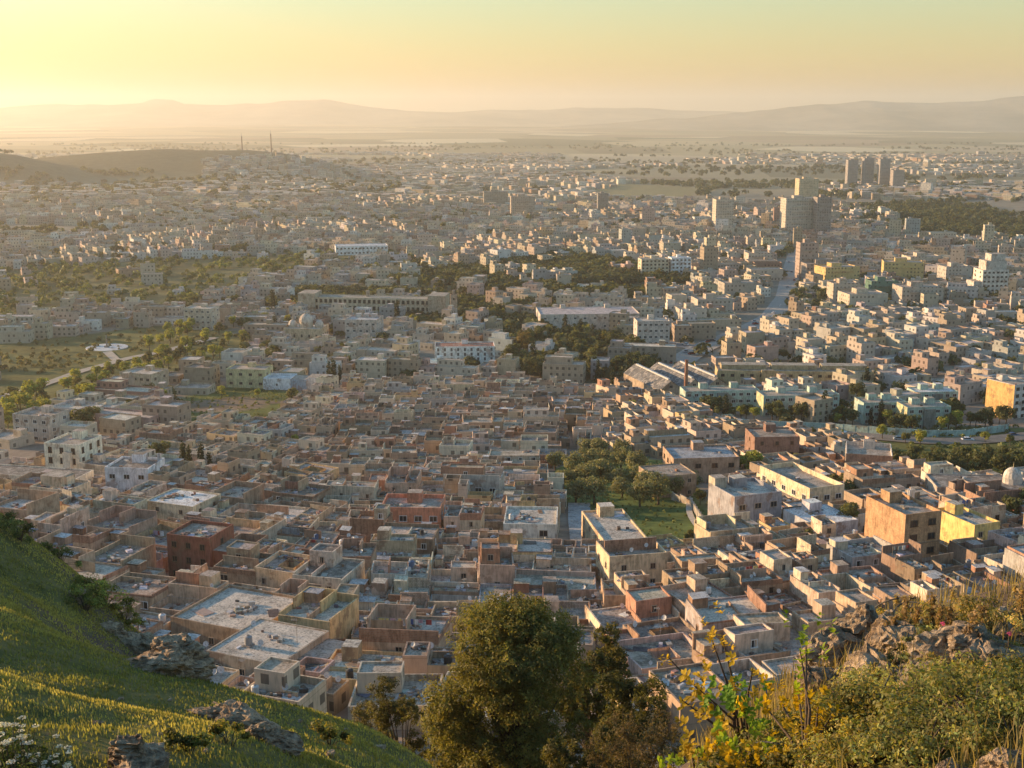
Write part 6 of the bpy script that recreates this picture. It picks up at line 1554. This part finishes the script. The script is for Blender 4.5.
# pink flowers
for px, py, lab in ((1006, 672, 'small pink flower on the grey rock'), (940, 660, 'tiny pink flower in a crack of the mound rock')):
    x, y, z = at(px, py, True); e = empty('pink_flower', (x, y, z + .12)); tag(e, lab, 'flower', 'pink flowers on the mound'); link('stem', limb_mesh('stem', [((0, 0, -.12), (0, 0, .2), .006, .004)], 5), e)
    rs = np.random.RandomState(8); n = 14; u = unit(n, rs); V = leaf_quads(u * .014 + np.array([0, 0, .22]), u, .013, rs, .7); link('petals', np_mesh('petals', V, np.arange(len(V)).reshape(-1, 4), np.tile(np.array([.55, .12, .28]), (len(V), 1)), 'leaf'), e)
# white umbels in the lower left corner
FL = [(14, 766, .75), (28, 775, .7), (40, 790, .75), (8, 790, .9), (55, 788, .6), (66, 800, .6), (-6, 775, .95), (20, 800, .8), (48, 805, .75)]
LANDMARKS.append((20, 740, 'lower left corner')); LANDMARKS.append((60, 765, 'grey bottom boulder'))
for i, (px, py, h_) in enumerate(FL):
    x, y, z = at(px, py, True); rs = np.random.RandomState(70 + i); e = empty('white_flower_plant', (x, y, z)); segs = []; heads = []
    for k in range(7):
        t = np.array([rs.normal() * .16, rs.normal() * .16, h_ * rs.uniform(.6, 1.0)]); segs += [((0, 0, -.05), t * .5, .008, .006), (t * .5, t, .006, .004)]; heads.append(t)
    link('stem', limb_mesh('stem', segs, 5), e); n = 260; C = np.stack([rs.normal(size=n) * .13, rs.normal(size=n) * .13, h_ * rs.rand(n) * .75], 1); V = leaf_quads(C, unit(n, rs), .045, rs, .25); c = np.array([.06, .085, .03]) * (.6 + .8 * rs.rand(n))[:, None]
    link('foliage', np_mesh('foliage', V, np.arange(len(V)).reshape(-1, 4), np.repeat(c, 4, 0), 'leaf'), e)
    for t in heads:
        n = 30; u = unit(n, rs); u[:, 2] *= .3; V = leaf_quads(t + u * .045, np.tile([0, 0, 1.0], (n, 1)), .014, rs, .8, 1.0); link('flower_head', np_mesh('flower_head', V, np.arange(len(V)).reshape(-1, 4), np.tile(np.array([.72, .70, .64]), (len(V), 1)), 'leaf'), e)
    pend(e, 'white umbel-flowered plant', 'flower', 'flower', 'white flowers on the left slope', (x, y, z + h_ * .8))

# ---- the big tree and the trees round it
def big_tree(px, y, top_py, rad, col, n, size, label, seed, k=34, low=.12, name='tree', lobe=(.26, .42), dome=0):
    X, _, ztop = pix_pt(px, top_py, y); zb = t1(X, y); h = ztop - zb; rs = np.random.RandomState(seed); e = empty(name, (X, y, zb)); L = []; segs = [((0, 0, -1), (.1, 0, h * .35), .055 * rad + .08, .04 * rad + .05)]
    for i in range(k):
        zt = rs.uniform(low, .88); q = rs.rand() ** .33 * .84 * rad * math.sqrt(max(.2, 1 - ((zt - .48) / .52) ** 2)); a = rs.uniform(0, 6.28); rr = rad * rs.uniform(*lobe); c = np.array([math.cos(a) * q, math.sin(a) * q, min(h * zt, h - rr * .8)])
        if dome and i < dome: aa = i * 2.4; qq = rad * (.12 + .52 * (i + .5) / dome); rr = rad * .27; c = np.array([math.cos(aa) * qq, math.sin(aa) * qq, h - rr * .75 - h * .10 * (qq / rad) ** 2 * 3])
        L.append((c, rr)); j = np.array([.1, 0, h * .35]) * rs.uniform(.6, 1.0); m = j + (c - j) * .5 + np.array([0, 0, -.05 * h]); segs += [(j, m, .02 * rad + .03, .012 * rad + .02), (m, c, .012 * rad + .02, .01)]
    link('trunk', limb_mesh('trunk', segs), e); wts = np.array([l[1] ** 2 for l in L]); wts /= wts.sum(); C = []; N = []; K = []
    for (c, rr), w_ in zip(L, wts):
        m = int(n * w_); nb_ = max(6, int(m / 45)); u = unit(nb_, rs); bc = c + u * rr * (.55 + .5 * rs.rand(nb_))[:, None] * np.array([1, 1, .85]); bi = rs.randint(0, nb_, m)
        C.append(bc[bi] + rs.normal(size=(m, 3)) * rr * .13); N.append(u[bi] + rs.normal(size=(m, 3)) * .4); K.append((rs.uniform(.8, 1.2) * (.75 + .5 * rs.rand(nb_)))[bi])
    C = np.concatenate(C); N = np.concatenate(N); K = np.concatenate(K) * (.8 + .4 * rs.rand(len(C))); C[:, 2] = np.maximum(C[:, 2], .2)
    V = leaf_quads(C, N / np.linalg.norm(N, axis=1)[:, None], size, rs, .38, .25); cc = np.array(col)[None] * K[:, None]; cc[:, 0] *= 1 + .3 * (rs.rand(len(C)) - .4)
    link('crown', np_mesh('crown', V, np.arange(len(V)).reshape(-1, 4), np.repeat(cc, 4, 0), 'leaf'), e); tag(e, label, 'tree'); return e
big_tree(512, 74, 600, 5.4, (.19, .18, .052), 125000, .105, 'large dense dark green tree in the middle of the foreground', 1, 80, .06, lobe=(.2, .34), dome=16)
big_tree(592, 84, 600, 2.9, (0.123, 0.115, 0.036), 22100, .13, 'tree with separate crown clumps just behind the large tree', 2, 20, .3)
big_tree(630, 78, 668, 3.2, (0.109, 0.108, 0.034), 25500, .12, 'rounded dark tree right of the large tree', 3, 22)
big_tree(640, 62, 704, 2.6, (0.123, 0.095, 0.046), 18700, .07, 'brownish thin-leaved tree at the bottom right of the large tree', 4, 24, .1)
big_tree(585, 66, 700, 2.2, (0.102, 0.097, 0.034), 13600, .1, 'dark shrubby tree at the foot of the large tree', 5, 16)
big_tree(400, 82, 676, 2.6, (0.123, 0.115, 0.042), 15300, .1, 'loose olive-green tree left of the large tree', 6, 18)
big_tree(372, 100, 690, 2.4, (0.145, 0.128, 0.058), 10200, .1, 'straggly grey-green tree behind the grass edge', 7, 16)
big_tree(690, 40, 735, 2.0, (.07, .07, .03), 9000, .06, 'dark bush below the yellow saplings', 8, 18)
big_tree(745, 30, 745, 1.5, (.075, .08, .03), 7000, .05, 'shadowed bush under the green sapling', 9, 14)
finish_labels()
